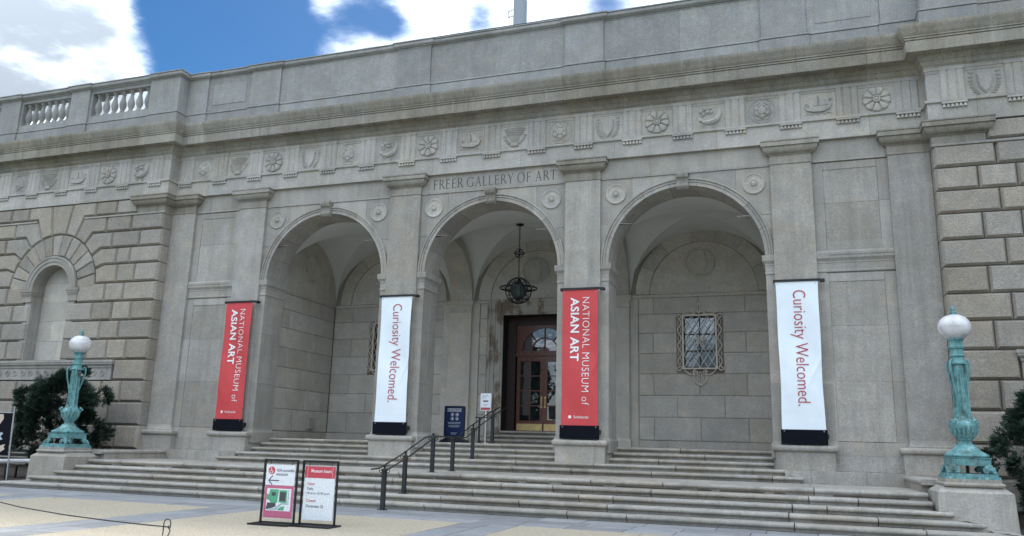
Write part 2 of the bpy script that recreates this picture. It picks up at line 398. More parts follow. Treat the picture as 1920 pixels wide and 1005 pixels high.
for bx in bands:
    for c in (0, 1):
        y = -6.92
        while y > -13.4:
            L = RND.choice((.75, .9, 1.1)); x0 = bx-.55+.55*c
            paver(x0, x0+.55, y-L, y, 'bluestone', 'bluestone_paver', .011, RND.uniform(-.004, .003)); y -= L
for i in range(len(bands)-1):
    for c in range(2):
        xa = bands[i]+.55+(D-1.1)/2*c; xb = xa+(D-1.1)/2
        for ya, yb in ((-9.4, -6.92), (-11.9, -9.4), (-14.4, -11.9)): paver(xa, xb, ya, yb, 'tan', 'aggregate_panel', .009)
structure(MB().box(-60, 60, -17.0, -14.42, -.2, -.002).build('sidewalk', 'bluestone'))
structure(MB().box(-300, 300, -30, -17.15, -.2, -.006).build('road', 'asphalt')); structure(MB().box(-300, 300, -17.15, -17.0, -.2, .0).build('kerb', 'step'))

# ------------------------------------------------------------------ steps
steps = structure(MB().box(-10.7, 10.7, -3.3, -.2, 0, LD-.02).build('entrance_steps', 'mortar'))
def step_prof(z, h, depth):
    p = [(-depth, z), (-.043, z+.0)]
    for i in range(9):
        a = math.pi/2-math.pi*i/8; p.append((-.043+.043*math.cos(a), z-.043+.043*math.sin(a)))
    p += [(-.046, z-.089), (-.060, z-.098), (-.070, z-.115), (-.070, z-h), (-depth, z-h)]
    return p
def step_row(y, z, x0, x1, depth, ret, cuts, h=r_):
    xs = [x0]+[c for c in cuts if x0+.6 < c < x1-.6]+[x1]
    for i in range(len(xs)-1):
        a, b = xs[i], xs[i+1]; path = [(a+(.010 if i else 0), y), (b-(.010 if i < len(xs)-2 else 0), y)]
        if ret and i == 0: path = [(a, y+ret)]+[(a, y)]+path[1:]
        if ret and i == len(xs)-2: path = path[:-1]+[(b, y), (b, y+ret)]
        jp = []                                 # worn, slightly wavering front edge
        for (p0, p1) in zip(path, path[1:]):
            jp.append(p0)
            if p1[0]-p0[0] > .5:
                m_ = int((p1[0]-p0[0])/.22); jp += [(p0[0]+(p1[0]-p0[0])*q/m_, p0[1]+RND.uniform(-.004, .006)) for q in range(1, m_)]
        path = jp+[path[-1]]
        MB().sweep(path, step_prof(z+RND.uniform(-.002, .002), h-.002, depth)).build('step_stone', 'step', steps, 40)
yL = -3.37; TR = .42
for k in range(5):
    hx = (10.72, 10.73, 11.03, 11.46, 12.0)[k]; off = RND.uniform(0, 1.5)
    cuts = [-11+off+j*RND.uniform(2.05, 2.3) for j in range(12)]
    step_row(yL-k*TR, LD-k*r_, -hx, hx, (.8, .5, .42, .42, .42)[k], (0, 0, .40, .8, 1.25)[k], cuts)
for i, x in enumerate([-10.7+2.14*j for j in range(10)]):      # landing slabs
    for ya, yb in ((-2.57, -1.7), (-1.7, -.82)):
        sh = .6 if ya < -2 else 0
        block([(x, ya), (x+2.14, ya), (x+2.14, yb), (x, yb)], lambda u, w, d: (u, w, LD-.002-d), .04, .003, .003).build('landing_slab', 'step', steps)
for k in (4, 3):                                                # the two long steps of the upper flight
    hx = (8.06, 8.44)[k-3]
    step_row(.848-k*TR, FL-k*r_, -hx, hx, .48, .45, [-9+RND.uniform(0, 1)+2.3*j for j in range(9)])
for bx in BAY:                                                  # the steps inside the arches
    for k in (2, 1, 0):
        step_row(.848-k*TR, FL-k*r_, bx-R-.0+.004, bx+R-.004, .46, 0, [bx+RND.uniform(-.9, .9)])
pf = structure(MB().box(-8.1, 8.1, 1.28, 5.0, FL-.25, FL-.002).build('porch_floor', 'step'))
for i in range(7):
    for j in range(3):
        block([(-8.05+2.3*i, 1.31+1.17*j), (-5.75+2.3*i, 1.31+1.17*j), (-5.75+2.3*i, 2.48+1.17*j), (-8.05+2.3*i, 2.48+1.17*j)], lambda u, w, d: (u, w, FL-d), .0015, .001, .003).build('floor_slab', 'step', pf)

# ------------------------------------------------------------------ the building
B = thing('gallery_building', 'long grey granite gallery building with three-arched entrance loggia and carved frieze', 'building')
def P(mb, name, mat='stone', parent=B, sm=None): return mb.build(name, mat, parent, sm)
# body of the house behind the stone faces
c = MB()
c.box(-XW+.05, XW-.05, .14, 30, 9.2, 12.3)
for s in (-1, 1):
    a, b = sorted((s*8.12, s*(XW-.05))); c.box(a, b, .10, 30, 0, 9.2)
c.box(-8.12, -1.27, 5.0, 30, 0, 9.2); c.box(1.50, 8.12, 5.0, 30, 0, 9.2); c.box(-1.27, 1.50, 5.0, 30, 5.93, 9.2); c.box(-1.27, 1.50, 5.62, 30, 0, 5.93)
P(c, 'inner_wall', 'mortar')
roof = P(MB().box(-29, 29, 1.2, 30, 12.3, 12.5).add([(-4.1, 3.0, 16.14), (2.1, 3.0, 16.14), (2.1, 9, 16.3), (-4.1, 9, 16.3), (-4.1, 3.0, 12.5), (2.1, 3.0, 12.5), (2.1, 9, 12.5), (-4.1, 9, 12.5)], [(0,1,2,3),(0,4,5,1),(1,5,6,2),(2,6,7,3),(3,7,4,0)]), 'roof', 'roof')

# --- arcade wall: core, spandrel stones, arch stones, piers
core = MB()
for px in PILX: core.box(px-.70, px+.70, .03, PD0-.02, 0.2, ZS+.05)
for bx in BAY: core.prism(hump(bx-D/2, bx+D/2, bx, R+.03, ZS, 9.2, n=48), .03, PD0-.02, XZ(0))
arc = P(core, 'arcade_wall', 'mortar')
zt, zm = ZN-.03, 7.62
for bx in BAY:
    for s in (-1, 1):
        e = bx+s*(D/2-.50); cutx = bx+s*1.42; kx = bx+s*.17
        for xa, xb, za, zb in ((e, cutx, ZS, zm), (e, cutx, zm, zt), (cutx, kx, zm, zt)):
            xa, xb = sorted((xa, xb)); pts = hump(xa, xb, bx, RO-.05, ZS, zb, za)
            if max(q[1] for q in pts)-min(q[1] for q in pts) < .05: continue
            block(pts, XZ(0), .04, .004, .002, jit=.002).build('spandrel_stone', 'stone', arc)
    for xa, xb in ((bx-D/2+.5, bx-.9 if bx else bx-1.15), (bx-.9 if bx else bx-1.15, bx+1.05), (bx+1.05, bx+D/2-.5)):
        block(rect(xa, xb, ZN+.03, ZA), XZ(0), .04, .003, .0015, jit=.0015).build('inscription_stone', 'stone', arc)
    prof = [(R, PD0), (R, -.030), (R+.092, -.030), (R+.094, -.012), (R+.104, -.012), (R+.106, -.045), (R+.160, -.045), (R+.162, -.028), (R+.170, -.028), (R+.172, -.068), (R+.195, -.075), (R+.218, -.068), (R+.225, -.03), (R+.225, .03), (R+.03, .04), (R+.03, PD0)]
    n = 9
    for i in range(n):
        a0 = -math.pi/2+math.pi*i/n+.0022; a1 = -math.pi/2+math.pi*(i+1)/n-.0022
        P(ringseg(MB(), (bx, ZS), prof, a0, a1, 7, XZ(0)), 'arch_stone', 'stone', arc, 30)
    # keystone bracket
    ks = [(0, 8.97), (-.17, 8.97), (-.205, 8.93), (-.215, 8.87), (-.19, 8.80), (-.14, 8.765), (-.125, 8.70), (-.135, 8.62), (-.15, 8.56), (-.13, 8.51), (-.09, 8.48), (0, 8.48)]
    key = MB().prism(ks, bx-.16, bx+.16, lambda u, w, d: (d, u, w))
    for q in (-.09, 0, .09): key.prism([(p_[0]-.014, p_[1]) for p_ in ks[1:-1]], bx+q-.022, bx+q+.022, lambda u, w, d: (d, u, w))
    P(key, 'keystone', 'weathered', arc, 35)
    for s in (-1, 1):
        ro = MB().lathe([(0, .0), (.30, .0), (.30, .02), (.285, .036), (.262, .036), (.25, .022), (.20, .012), (.13, .020), (.095, .03), (.085, .012), (.075, .03), (.06, .055), (.03, .066), (0, .068)], 32, (bx+s*1.882, -.001, 8.505), lambda x, y, z: (x, -z, y))
        P(ro, 'roundel', 'frieze', arc, 35)
IMP = [(-.05, 5.98), (.006, 5.98), (.02, 5.99), (.02, 6.03), (.006, 6.045), (.006, 6.21), (.018, 6.22), (.018, 6.26), (.05, 6.31), (.075, 6.34), (.075, 6.40), (.095, 6.43), (.095, 6.49), (-.05, 6.49)]
IMPP = [(min(o, .085), z) for o, z in IMP]
for px in PILX:
    hw = D/2-R
    for za, zb in ((FL-.6, 3.15), (3.15, 4.75), (4.75, 5.985)):
        q = MB().box(px-hw, px+hw, 0, PD0, za+.002, zb-.002); P(q, 'pier_stone', 'stone', arc)
    P(MB().sweep([(px-hw, 0), (px+hw, 0), (px+hw, PD0), (px-hw, PD0)], IMPP, True), 'pier_impost', 'stone', arc, 25)
    P(MB().sweep([(px-hw, 0), (px+hw, 0), (px+hw, PD0), (px-hw, PD0)], [(-.05, 1.30), (.05, 1.30), (.05, 1.62), (.03, 1.64), (.012, 1.68), (.003, 1.74), (-.05, 1.74)], True), 'pier_base', 'stone', arc, 25)
    P(MB().box(px-hw+.003, px+hw-.003, .003, PD0-.003, 6.488, ZS+.03), 'pier_stone', 'stone', arc)

# --- pilasters
CAP = [(0, 8.955), (.018, 8.96), (.026, 8.98), (.018, 9.0), (.006, 9.01), (.006, 9.20), (.004, 9.203), (.004, 9.212), (.034, 9.214), (.034, 9.238), (.075, 9.25), (.125, 9.285), (.165, 9.345), (.178, 9.40), (.186, 9.405), (.178, 9.408), (.178, 9.418), (.215, 9.422), (.215, 9.53), (.198, 9.534), (.198, 9.545), (.222, 9.549), (.222, 9.585)]
def cap_prof(back=-.3): return [(back, CAP[0][1])]+CAP+[(back, CAP[-1][1])]
def base_prof(b=-.3): return [(b, 1.63), (.045, 1.63), (.045, 1.66), (.022, 1.68), (.006, 1.73), (.0, 1.80), (b, 1.80)]
def ped_prof(b=-.3, z0=1.026):
    p = [(b, z0), (.0, z0), (0, 1.455), (.012, 1.47)]
    for i in range(9):
        a = -math.pi/2+math.pi*i/8; p.append((.02+.055*math.cos(a), 1.548+.076*math.sin(a)))
    return p+[(b, 1.628)]
def pilaster(x0, x1, ends=(1, 1)):
    pl = P(MB().box(x0, x1, PF, .03, 1.79, 8.957), 'pilaster')
    def U(dx, y):
        p = [(x0-dx, y), (x1+dx, y)]
        if ends[0]: p = [(x0-dx, .03)]+p
        if ends[1]: p = p+[(x1+dx, .03)]
        return p
    P(MB().sweep(U(0, PF), cap_prof(-.1)), 'capital', 'weathered', pl, 28)
    P(MB().sweep(U(0, PF), base_prof(-.1)), 'base', 'stone', pl, 30)
    P(MB().sweep(U(.165, PF-.135), ped_prof(-.1)), 'pedestal', 'stone', pl, 30)
    return pl
for px in PILX: pilaster(px-.519, px+.519)
pilaster(-XW+.0, -10.87, (0, 1)); pilaster(10.87, XW, (1, 0))
# --- plain end bays with sunk panels, plinth under them
for s in (-1, 1):
    xa, xb = sorted((s*(PILX[3]+.50), s*10.9)); px0, px1 = sorted((s*9.31, s*10.61))
    ew = P(MB().box(xa, xb, .03, .12, .5, 9.3), 'end_bay_wall', 'mortar')
    for za, zb in ((7.81, 8.93), (6.55, 7.81)):
        t0, t1 = max(za, 6.80), min(zb, 8.73)
        block(rect(px0, px1, t0, t1), XZ(.014), .02, .004, .001, jit=.002).build('sunk_panel', 'stone', ew)
        for q0, q1 in ((xa, px0), (px1, xb)): block(rect(q0, q1, za, zb), XZ(0), .035, .003, .0015, jit=.001).build('margin_stone', 'stone', ew)
    for za, zb in ((4.59, 5.95), (3.20, 4.59), (1.73, 3.20)):
        t0, t1 = max(za, 1.74), min(zb, 5.73)
        block(rect(px0, px1, t0, t1), XZ(.014), .02, .004, .001, jit=.002).build('sunk_panel', 'stone', ew)
        for q0, q1 in ((xa, px0), (px1, xb)): block(rect(q0, q1, za, zb), XZ(0), .035, .003, .0015, jit=.001).build('margin_stone', 'stone', ew)
    for za, zb in ((8.73, 8.93), (6.55, 6.80), (5.73, 5.95)): block(rect(px0, px1, za, zb), XZ(0), .035, .003, .001).build('margin_stone', 'stone', ew)
    block(rect(xa, xb, ZN+.03, ZA), XZ(0), .04, .003, .0015).build('inscription_stone', 'stone', ew)
    P(MB().sweep([(xa, 0), (xb, 0)], [(-.05, 5.955)]+[(o*.75+.0, z) for o, z in IMP[1:-1]]+[(.03, 6.545), (-.05, 6.545)]), 'impost_band', 'stone', ew, 25)
    block(rect(xa, xb, 1.40, 1.73), XZ(-.004), .05, .003, .001).build('base_course', 'stone', ew)
    block(rect(xa, xb, 1.026, 1.40), XZ(-.02), .07, .003, .001).build('base_course', 'stone', ew)
    # plinth below the pedestals, beyond the long steps
    for q0, q1 in ((8.02, 8.62), (8.62, 9.85), (9.85, 10.66), (10.66, XW)):
        a, b = sorted((s*q0, s*q1)); block(rect(a, b, LD-.05, 1.024), XZ(-.43), .50, .004, .002, jit=.002).build('plinth_stone', 'step', ew)
# string course between pilasters
strc = [(-.03, ZN-.03), (.012, ZN-.03), (.030, ZN-.022), (.030, ZN+.004), (.012, ZN+.012), (.012, ZN+.028), (-.03, ZN+.028)]
edges = [-10.87]+[q for px in PILX for q in (px-.519, px+.519)]+[10.87]
for i in range(0, len(edges), 2): P(MB().sweep([(edges[i], 0), (edges[i+1], 0)], strc), 'string_course', 'stone', B, 30)
# ------------------------------------------------------------------ entablature
XC = XW-.03
LINE = [(-29, YW), (-XC, YW), (-XC, PF), (XC, PF), (XC, YW), (29, YW)]
def cutline(pieces, prof, name, mat, parent, sm=30, gap=.003):
    for path in pieces:
        p = [list(q) for q in path]
        p[0][0] += gap if p[0][0] < p[1][0] else 0; p[-1][0] -= gap if p[-1][0] > p[-2][0] else 0
        P(MB().sweep([tuple(q) for q in p], prof), name, mat, parent, sm)
def pieces(step, ox):
    out = []; xs = [-XC+1.3]
    while xs[-1] < XC-1.3-step*.6: xs.append(xs[-1]+step)
    xs[-1] = XC-1.3
    out += [[(xs[i], PF), (xs[i+1], PF)] for i in range(len(xs)-1)]
    for s in (-1, 1):
        out.append(([(-XC-1.1, YW), (-XC, YW), (-XC, PF), (-XC+1.3, PF)] if s < 0 else [(XC-1.3, PF), (XC, PF), (XC, YW), (XC+1.1, YW)]))
        x = XC+1.1
        while x < 27:
            out.append([(-x-step, YW), (-x, YW)] if s < 0 else [(x, YW), (x+step, YW)]); x += step
    return out
ARCH = [(-.25, ZA), (0, ZA), (0, 10.078), (.045, 10.084), (.052, 10.095), (.052, 10.15), (-.25, 10.15)]
architrave = P(MB().sweep(LINE, [(-.26, ZA+.01), (-.012, ZA+.01), (-.012, 10.14), (-.26, 10.14)]), 'architrave', 'mortar')
cutline(pieces(2.86, 0), ARCH, 'architrave_stone', 'frieze', architrave)
frieze = P(MB().sweep(LINE, [(-.3, 10.151), (-.022, 10.151), (-.022, 10.885), (-.008, 10.888), (-.008, 10.945), (.0, 10.95), (.012, 10.962), (.012, 11.045), (-.3, 11.045)]), 'frieze', 'frieze')
# triglyph: three shanks, grooves between
def tri_mesh():
    w = .28; g = .035; x = [-w, -w+.03, -.12, -.105+.02, -.06, -.03, .03, .06, .085, .12, w-.03, w]
    pl = [(-w, 0), (-w, -.012), (-w+.035, -.045), (-.135, -.045), (-.105, -.022), (-.075, -.045), (.075, -.045), (.105, -.022), (.135, -.045), (w-.035, -.045), (w, -.012), (w, 0)]
    mb = MB().prism(pl, 0, .79, lambda u, ww, d: (u, ww, d)); mb.box(-w-.012, w+.012, -.055, 0, .79, .885); return mb.mesh('triglyph')
TRI = tri_mesh()
def gut_mesh():
    mb = MB().box(-.285, .285, -.060, .0, .012, .060)
    for i in range(6):
        x = -.235+.094*i; mb.lathe([(.0, -.085), (.042, -.085), (.042, -.066), (.036, -.05), (.018, 0.014), (0, 0.014)], 10, (x, -.020, 0.0))
    return mb.mesh('guttae')
GUT = gut_mesh()
# ---- carved metopes: reliefs in a .80 x .70 field, u right, w up, h out of the wall
RL = lambda u, w, d: (u, -d, w)
def field(mb, fn, r0, nr=14, na=96, base=-.004):
    v = []
    for i in range(nr+1):
        rr = r0*i/nr
        for j in range(na):
            a = 2*math.pi*j/na; v.append(RL(rr*math.sin(a), rr*math.cos(a), max(base, fn(rr/r0, a))))
    f = [(i*na+j, i*na+(j+1) % na, (i+1)*na+(j+1) % na, (i+1)*na+j) for i in range(nr) for j in range(na)]
    return mb.add(v, f)
def rtube(mb, pts, r, seg=6): return mb.tube([RL(u, w, .004) for u, w in pts], r, seg)
def leafs(mb, path, side, n, L=.09, rr=.017):
    for i in range(n):
        t_ = (i+.5)/n*(len(path)-1); k = int(t_); fr = t_-k; a, b = path[k], path[min(k+1, len(path)-1)]
        p = (a[0]+(b[0]-a[0])*fr, a[1]+(b[1]-a[1])*fr); an = math.atan2(b[1]-a[1], b[0]-a[0]+1e-9)
        for s in side:
            q = an+s*.75; mb.tube([RL(p[0], p[1], .004), RL(p[0]+math.cos(q)*L*.55, p[1]+math.sin(q)*L*.55, .012), RL(p[0]+math.cos(q)*L, p[1]+math.sin(q)*L, .002)], [rr*.5, rr, .003], 6)
    return mb
def curve(p0, p1, p2, n=10): return [((1-t)**2*p0[0]+2*t*(1-t)*p1[0]+t*t*p2[0], (1-t)**2*p0[1]+2*t*(1-t)*p1[1]+t*t*p2[1]) for t in [i/n for i in range(n+1)]]
def spiral(c, r0, turns, n=22, s=1, a0=0): return [(c[0]+r0*(1-.8*i/n)*math.cos(a0+s*turns*2*math.pi*i/n), c[1]+r0*(1-.8*i/n)*math.sin(a0+s*turns*2*math.pi*i/n)) for i in range(n+1)]
def daisy():
    def h(q, a):
        ph = (a/(2*math.pi)*9) % 1; dd = min(ph, 1-ph)*2*math.pi/9*q; tip = .97-.10*(abs(ph-.5)*2)**3
        e = .014+.036*(1-math.exp(-(dd/.055)**2))*(1-.45*((q-.55)/.45)**2) if q < tip else 0.
        if q < .34: e = .012
        if q < .30: e = .056 if q < .13 or q > .19 else .036
        return e
    mb = field(MB(), h, .345, 26, 120); return mb.tube([RL(.35*math.sin(a), .35*math.cos(a), .0) for a in [2*math.pi*i/40 for i in range(40)]], .011, 5, True)
def rosette():
    def h(q, a):
        l1 = .5+.5*math.cos(6*a); l2 = .5+.5*math.cos(6*a+math.pi)
        e = 0.
        R1 = .62+.12*l1; R2_ = .80+.12*l2
        if q < R2_: e = .026*(1-(q/R2_)**6)+.006
        if q < R1: e = .048*(1-(q/R1)**8)+.01
        if q < .34+.08*l2: e = .062*(1-(q/.42)**6)+.01
        if q < .15: e = .075
        return e
    mb = field(MB(), h, .33, 26, 96); return mb.tube([RL(.345*math.sin(a), .345*math.cos(a), .0) for a in [2*math.pi*i/40 for i in range(40)]], .013, 5, True)
def sheaf():
    mb = MB()
    for i in range(9):
        a = (i-4)*.15; x0 = (i-4)*.016; p = [(x0, -.20), (x0+math.sin(a)*.22, .02), (x0+math.sin(a)*.46+.0, .10+.20*math.cos(a))]
        rtube(mb, p, .011, 5); leafs(mb, p[1:], (1, -1), 4, .055, .013)
    for s in (-1, 1):
        rtube(mb, curve((0, -.26), (s*.25, -.22), (s*.33, .05)), .012); leafs(mb, curve((0, -.26), (s*.25, -.22), (s*.33, .05)), (1, -1), 5, .085, .018)
    mb.prism([(-.12, -.29), (.12, -.29), (.10, -.20), (-.10, -.20)], 0, .04, RL); return mb
def shield():
    mb = MB(); o = [(-.17, .22), (-.13, .27), (-.06, .24), (0, .28), (.06, .24), (.13, .27), (.17, .22), (.165, .02), (.13, -.13), (.07, -.23), (0, -.30), (-.07, -.23), (-.13, -.13), (-.165, .02)]
    mb.prism(o, 0, .028, RL); mb.prism([(u*.82, w*.84) for u, w in o], .02, .042, RL)
    for s in (-1, 1):
        p = curve((s*.10, -.31), (s*.36, -.2), (s*.29, .29)); rtube(mb, p, .010, 5); leafs(mb, p, (1, -1), 8, .085, .018)
    return mb
def horn():
    mb = MB(); p = curve((.31, .27), (.34, -.16), (.02, -.17), 12)+curve((.02, -.17), (-.22, -.18), (-.27, .0), 8)[1:]
    n = len(p); mb.tube([RL(u, w, .0) for u, w in p], [.012+.075*math.sin(math.pi*min(1, i/n*1.25))**.8 if i < n*.8 else .05*(1-(i-n*.8)/(n*.22)) +.006 for i in range(n)], 8)
    for c_, q in (((-.20, .16), .06), ((-.10, .22), .05), ((-.03, .13), .055), ((.08, .12), .05), ((-.15, .07), .05), ((.05, .23), .04)): mb.lathe([(0, .05), (q*.6, .04), (q, .012), (q, 0), (0, 0)], 12, (c_[0], 0, c_[1]), lambda x, y, z: (x, -z, y))
    for c_, s in (((-.13, -.27), 1), ((.12, -.27), -1)): rtube(mb, spiral(c_, .07, 1.4, 22, s), .013, 5)
    rtube(mb, curve((.20, .30), (.02, .20), (.14, -.06)), .014, 5); return mb
def ship():
    mb = MB(); hull = [(-.34, -.06), (-.28, -.15), (-.1, -.19), (.12, -.19), (.28, -.12), (.34, .02), (.24, -.03), (-.24, -.05)]
    mb.prism(hull, 0, .04, RL); rtube(mb, [(.0, -.06), (.0, .28)], .014)
    mb.prism([(.01, .27), (.10, .24), (.20, .10), (.25, -.01), (.06, -.02)], 0, .03, RL); mb.prism([(-.02, .27), (-.10, .16), (-.10, -.02), (-.02, -.02)], 0, .024, RL)
    for i in range(4): rtube(mb, [(.02+.03*i, .25-.02*i), (.07+.05*i, 0)], .008, 4)
    for i in range(4): rtube(mb, curve((-.34+.17*i, -.26), (-.26+.17*i, -.18), (-.18+.17*i, -.27)), .013, 5)
    rtube(mb, spiral((-.29, .03), .06, 1.2, 18, -1), .014, 5); rtube(mb, spiral((.31, .12), .05, 1.2, 18, 1), .013, 5); return mb
MOT = {k: f().mesh('metope_relief', 40) for k, f in dict(daisy=daisy, rosette=rosette, sheaf=sheaf, shield=shield, horn=horn, ship=ship).items()}
def tri(x, y):
    link('triglyph', TRI, 'frieze', frieze, (x, y+.022, 10.153)); link('guttae', GUT, 'frieze', architrave, (x, y-.001, 10.02))
def met(x, y, k):
    o = link('metope_relief', MOT[k], 'frieze', frieze, (x, y+.023, 10.535)); o.scale = (1., 1.4, 1.)
    P(MB().box(x-.43, x+.43, y+.0205, y+.028, 10.153, 10.883), 'metope_panel', 'frieze', frieze)
C17 = [-11.44+1.43*i for i in range(17)]
for x in C17: tri(x, PF)
seq = 'rosette sheaf daisy shield rosette horn daisy ship sheaf rosette shield daisy horn rosette ship daisy'.split()
for i, k in enumerate(seq): met(C17[i]+.715, PF, k)
LW = [-12.43-1.43*i for i in range(7)]
for x in LW: tri(x, YW)
for x, k in zip([q-.715 for q in LW], 'horn daisy ship sheaf rosette shield horn'.split()): met(x, YW, k)
for i in range(4): tri(12.43+1.43*i, YW); met(13.145+1.43*i, YW, ('shield', 'rosette', 'horn', 'daisy')[i])
# ---- cornice
CO = .45
CORN = [(-.28, 11.05), (.014, 11.05), (.022, 11.08), (.05, 11.10), (.075, 11.16), (.08, 11.21), (.10, 11.215), (.115, 11.26), (.15, 11.31), (.165, 11.36), (.165, 11.372), (CO-.055, 11.372), (CO-.05, 11.345), (CO-.02, 11.345), (CO-.015, 11.40), (CO-.012, 11.636), (CO-.034, 11.640), (CO-.034, 11.654), (CO+.004, 11.658), (CO+.006, 11.70), (CO-.016, 11.704), (CO-.016, 11.716), (CO+.022, 11.720), (CO+.022, 11.755)]
for i in range(9):
    a = i/8; CORN.append((CO+.03+.10*(a**.7 if a < .5 else .5**.7+(1-.5**.7)*(1-(1-(a-.5)*2)**1.8)), 11.765+.25*a))
CORN += [(CO+.13, 12.05), (CO+.06, 12.07), (-.28, 12.16)]
corn = P(MB().sweep(LINE, [(-.28, 11.06), (.0, 11.06), (.0, 11.36), (CO-.10, 11.40), (CO-.05, 11.98), (-.27, 12.14)]), 'cornice', 'mortar')
cutline(pieces(2.145, 0), CORN, 'cornice_stone', 'weathered', corn, 26, .0025)
def rib(x, y):
    mb = MB()
    for q in (-.30, -.2, .2, .30): mb.box(x+q-.028, x+q+.028, y-CO+.062, y-.165, 11.348, 11.3722)
    mb.box(x-.27, x+.27, y-.200, y-.1662, 11.350, 11.3721); P(mb, 'soffit_rib', 'weathered', corn)
for x in C17: rib(x, PF)
for x in LW+[12.43+1.43*i for i in range(3)]: rib(x, YW)

# ------------------------------------------------------------------ parapet
PY, WY = -.02, -.46
pz0, pz1, pz2, pz3 = 11.98, 12.70, 13.98, 14.25
BASEP = [(-.3, pz0), (.05, pz0), (.05, pz1-.085), (.022, pz1-.080), (.022, pz1-.066), (.062, pz1-.062), (.062, pz1-.03), (.045, pz1-.012), (.018, pz1), (-.3, pz1)]
COPP = [(-.42, pz2), (.012, pz2), (.02, pz2+.03), (.002, pz2+.033), (.002, pz2+.044), (.05, pz2+.048), (.056, pz2+.065), (.10, pz2+.085), (.115, pz2+.11), (.115, pz2+.19), (.095, pz2+.194), (.095, pz2+.205), (.135, pz2+.208), (.135, pz2+.24), (.02, pz3), (-.42, pz3)]
par = P(MB().box(-XW+.02, XW-.02, .05, .42, pz0, pz2), 'parapet', 'mortar')
PIERS = [(-XW-.03, -10.97)]+[(px-.6, px+.6) for px in PILX]+[(10.97, XW+.03)]
for i, (a, b) in enumerate(PIERS):
    y1 = PY-.05
    P(MB().box(a, b, y1, .44, pz1-.01, pz2+.01), 'parapet_pier', 'upper', par)
    ends = [(a, .44)]*(i > 0)+[(a, y1), (b, y1)]+[(b, .44)]*(i < 5)
    P(MB().sweep(ends, BASEP, dz=.003 if 0 < i < 5 else -.004), 'parapet_base', 'upper', par, 30); P(MB().sweep(ends, COPP, dz=.003 if 0 < i < 5 else -.004), 'coping', 'upper', par, 30)
for i in range(5):
    a, b = PIERS[i][1], PIERS[i+1][0]; mid = [a, b] if i in (0, 4) else [a, (a+b)/2, b]
    for q in range(len(mid)-1):
        block(rect(mid[q], mid[q+1], pz1-.005, pz2+.005), XZ(PY), .08, .003, .001, jit=.002).build('parapet_panel', 'upper', par)
        P(MB().sweep([(mid[q]+.002, PY), (mid[q+1]-.002, PY)], BASEP), 'parapet_base', 'upper', par, 30); P(MB().sweep([(mid[q]+.002, PY), (mid[q+1]-.002, PY)], COPP), 'coping', 'upper', par, 30)
    if i in (0, 4): block(rect(a+.22, b-.22, pz1+.26, pz2-.26), XZ(PY-.014), .016, .004, 0).build('raised_panel', 'upper', par)
def bal_mesh():
    p = [(0, 0), (.105, 0), (.105, .05), (.085, .06), (.09, .09), (.075, .10), (.065, .13), (.085, .19), (.115, .28), (.128, .36), (.118, .45), (.09, .55), (.065, .65), (.055, .72), (.06, .735), (.075, .745), (.075, .765), (.058, .775), (.058, .80), (.085, .815), (.10, .84), (.10, .90), (0, .90)]
    return MB().lathe(p, 20).mesh('baluster', 35)
BAL = bal_mesh()
for s in (-1, 1):
    wp = P(MB().box(*sorted((s*(XW+.05), s*(XW+1.25))), WY+.05, .40, pz1-.03, pz2+.03), 'wing_parapet', 'upper')
    segs = [(XW, XW+1.30, 'p'), (XW+1.30, 16.03, 'b'), (16.03, 16.92, 'p'), (16.92, 19.5, 'b'), (19.5, 20.5, 'p'), (20.5, 23.2, 'b'), (23.2, 24.2, 'p'), (24.2, 28, 'w')]
    for a, b, k in segs:
        x0, x1 = sorted((s*a, s*b)); y1 = WY-(.05 if k == 'p' else 0); path = [(x0+.002, y1), (x1-.002, y1)]
        if k == 'p': path = [(x0, .44)]*(s > 0 or a > 12)+path+[(x1, .44)]*(s < 0 or a > 12)
        dz = .003 if k == 'p' else 0
        P(MB().sweep(path, BASEP, dz=dz), 'parapet_base', 'upper', wp, 30); P(MB().sweep(path, COPP, dz=dz), 'coping', 'upper', wp, 30)
        if k == 'p': P(MB().box(x0, x1, y1, -.08, pz1-.008, pz2+.008), 'parapet_pier', 'upper', wp)
        if k == 'w': P(MB().box(x0, x1, y1, -.08, pz1-.008, pz2+.008), 'parapet_panel', 'upper', wp)
        if k == 'b':
            P(MB().box(x0, x1, y1+.02, -.1, pz1, 12.965), 'baluster_plinth', 'upper', wp); P(MB().box(x0, x1, y1+.02, -.1, 13.855, pz2), 'baluster_rail', 'upper', wp)
            for q in (x0, x1): P(MB().box(q-.10, q+.10, y1+.015, -.105, 12.95, 13.86), 'half_pier', 'upper', wp)
            for i in range(7):
                x = x0+.28+(x1-x0-.56)*i/6; link('baluster', BAL, 'upper', wp, (x, y1+.17, 12.96))
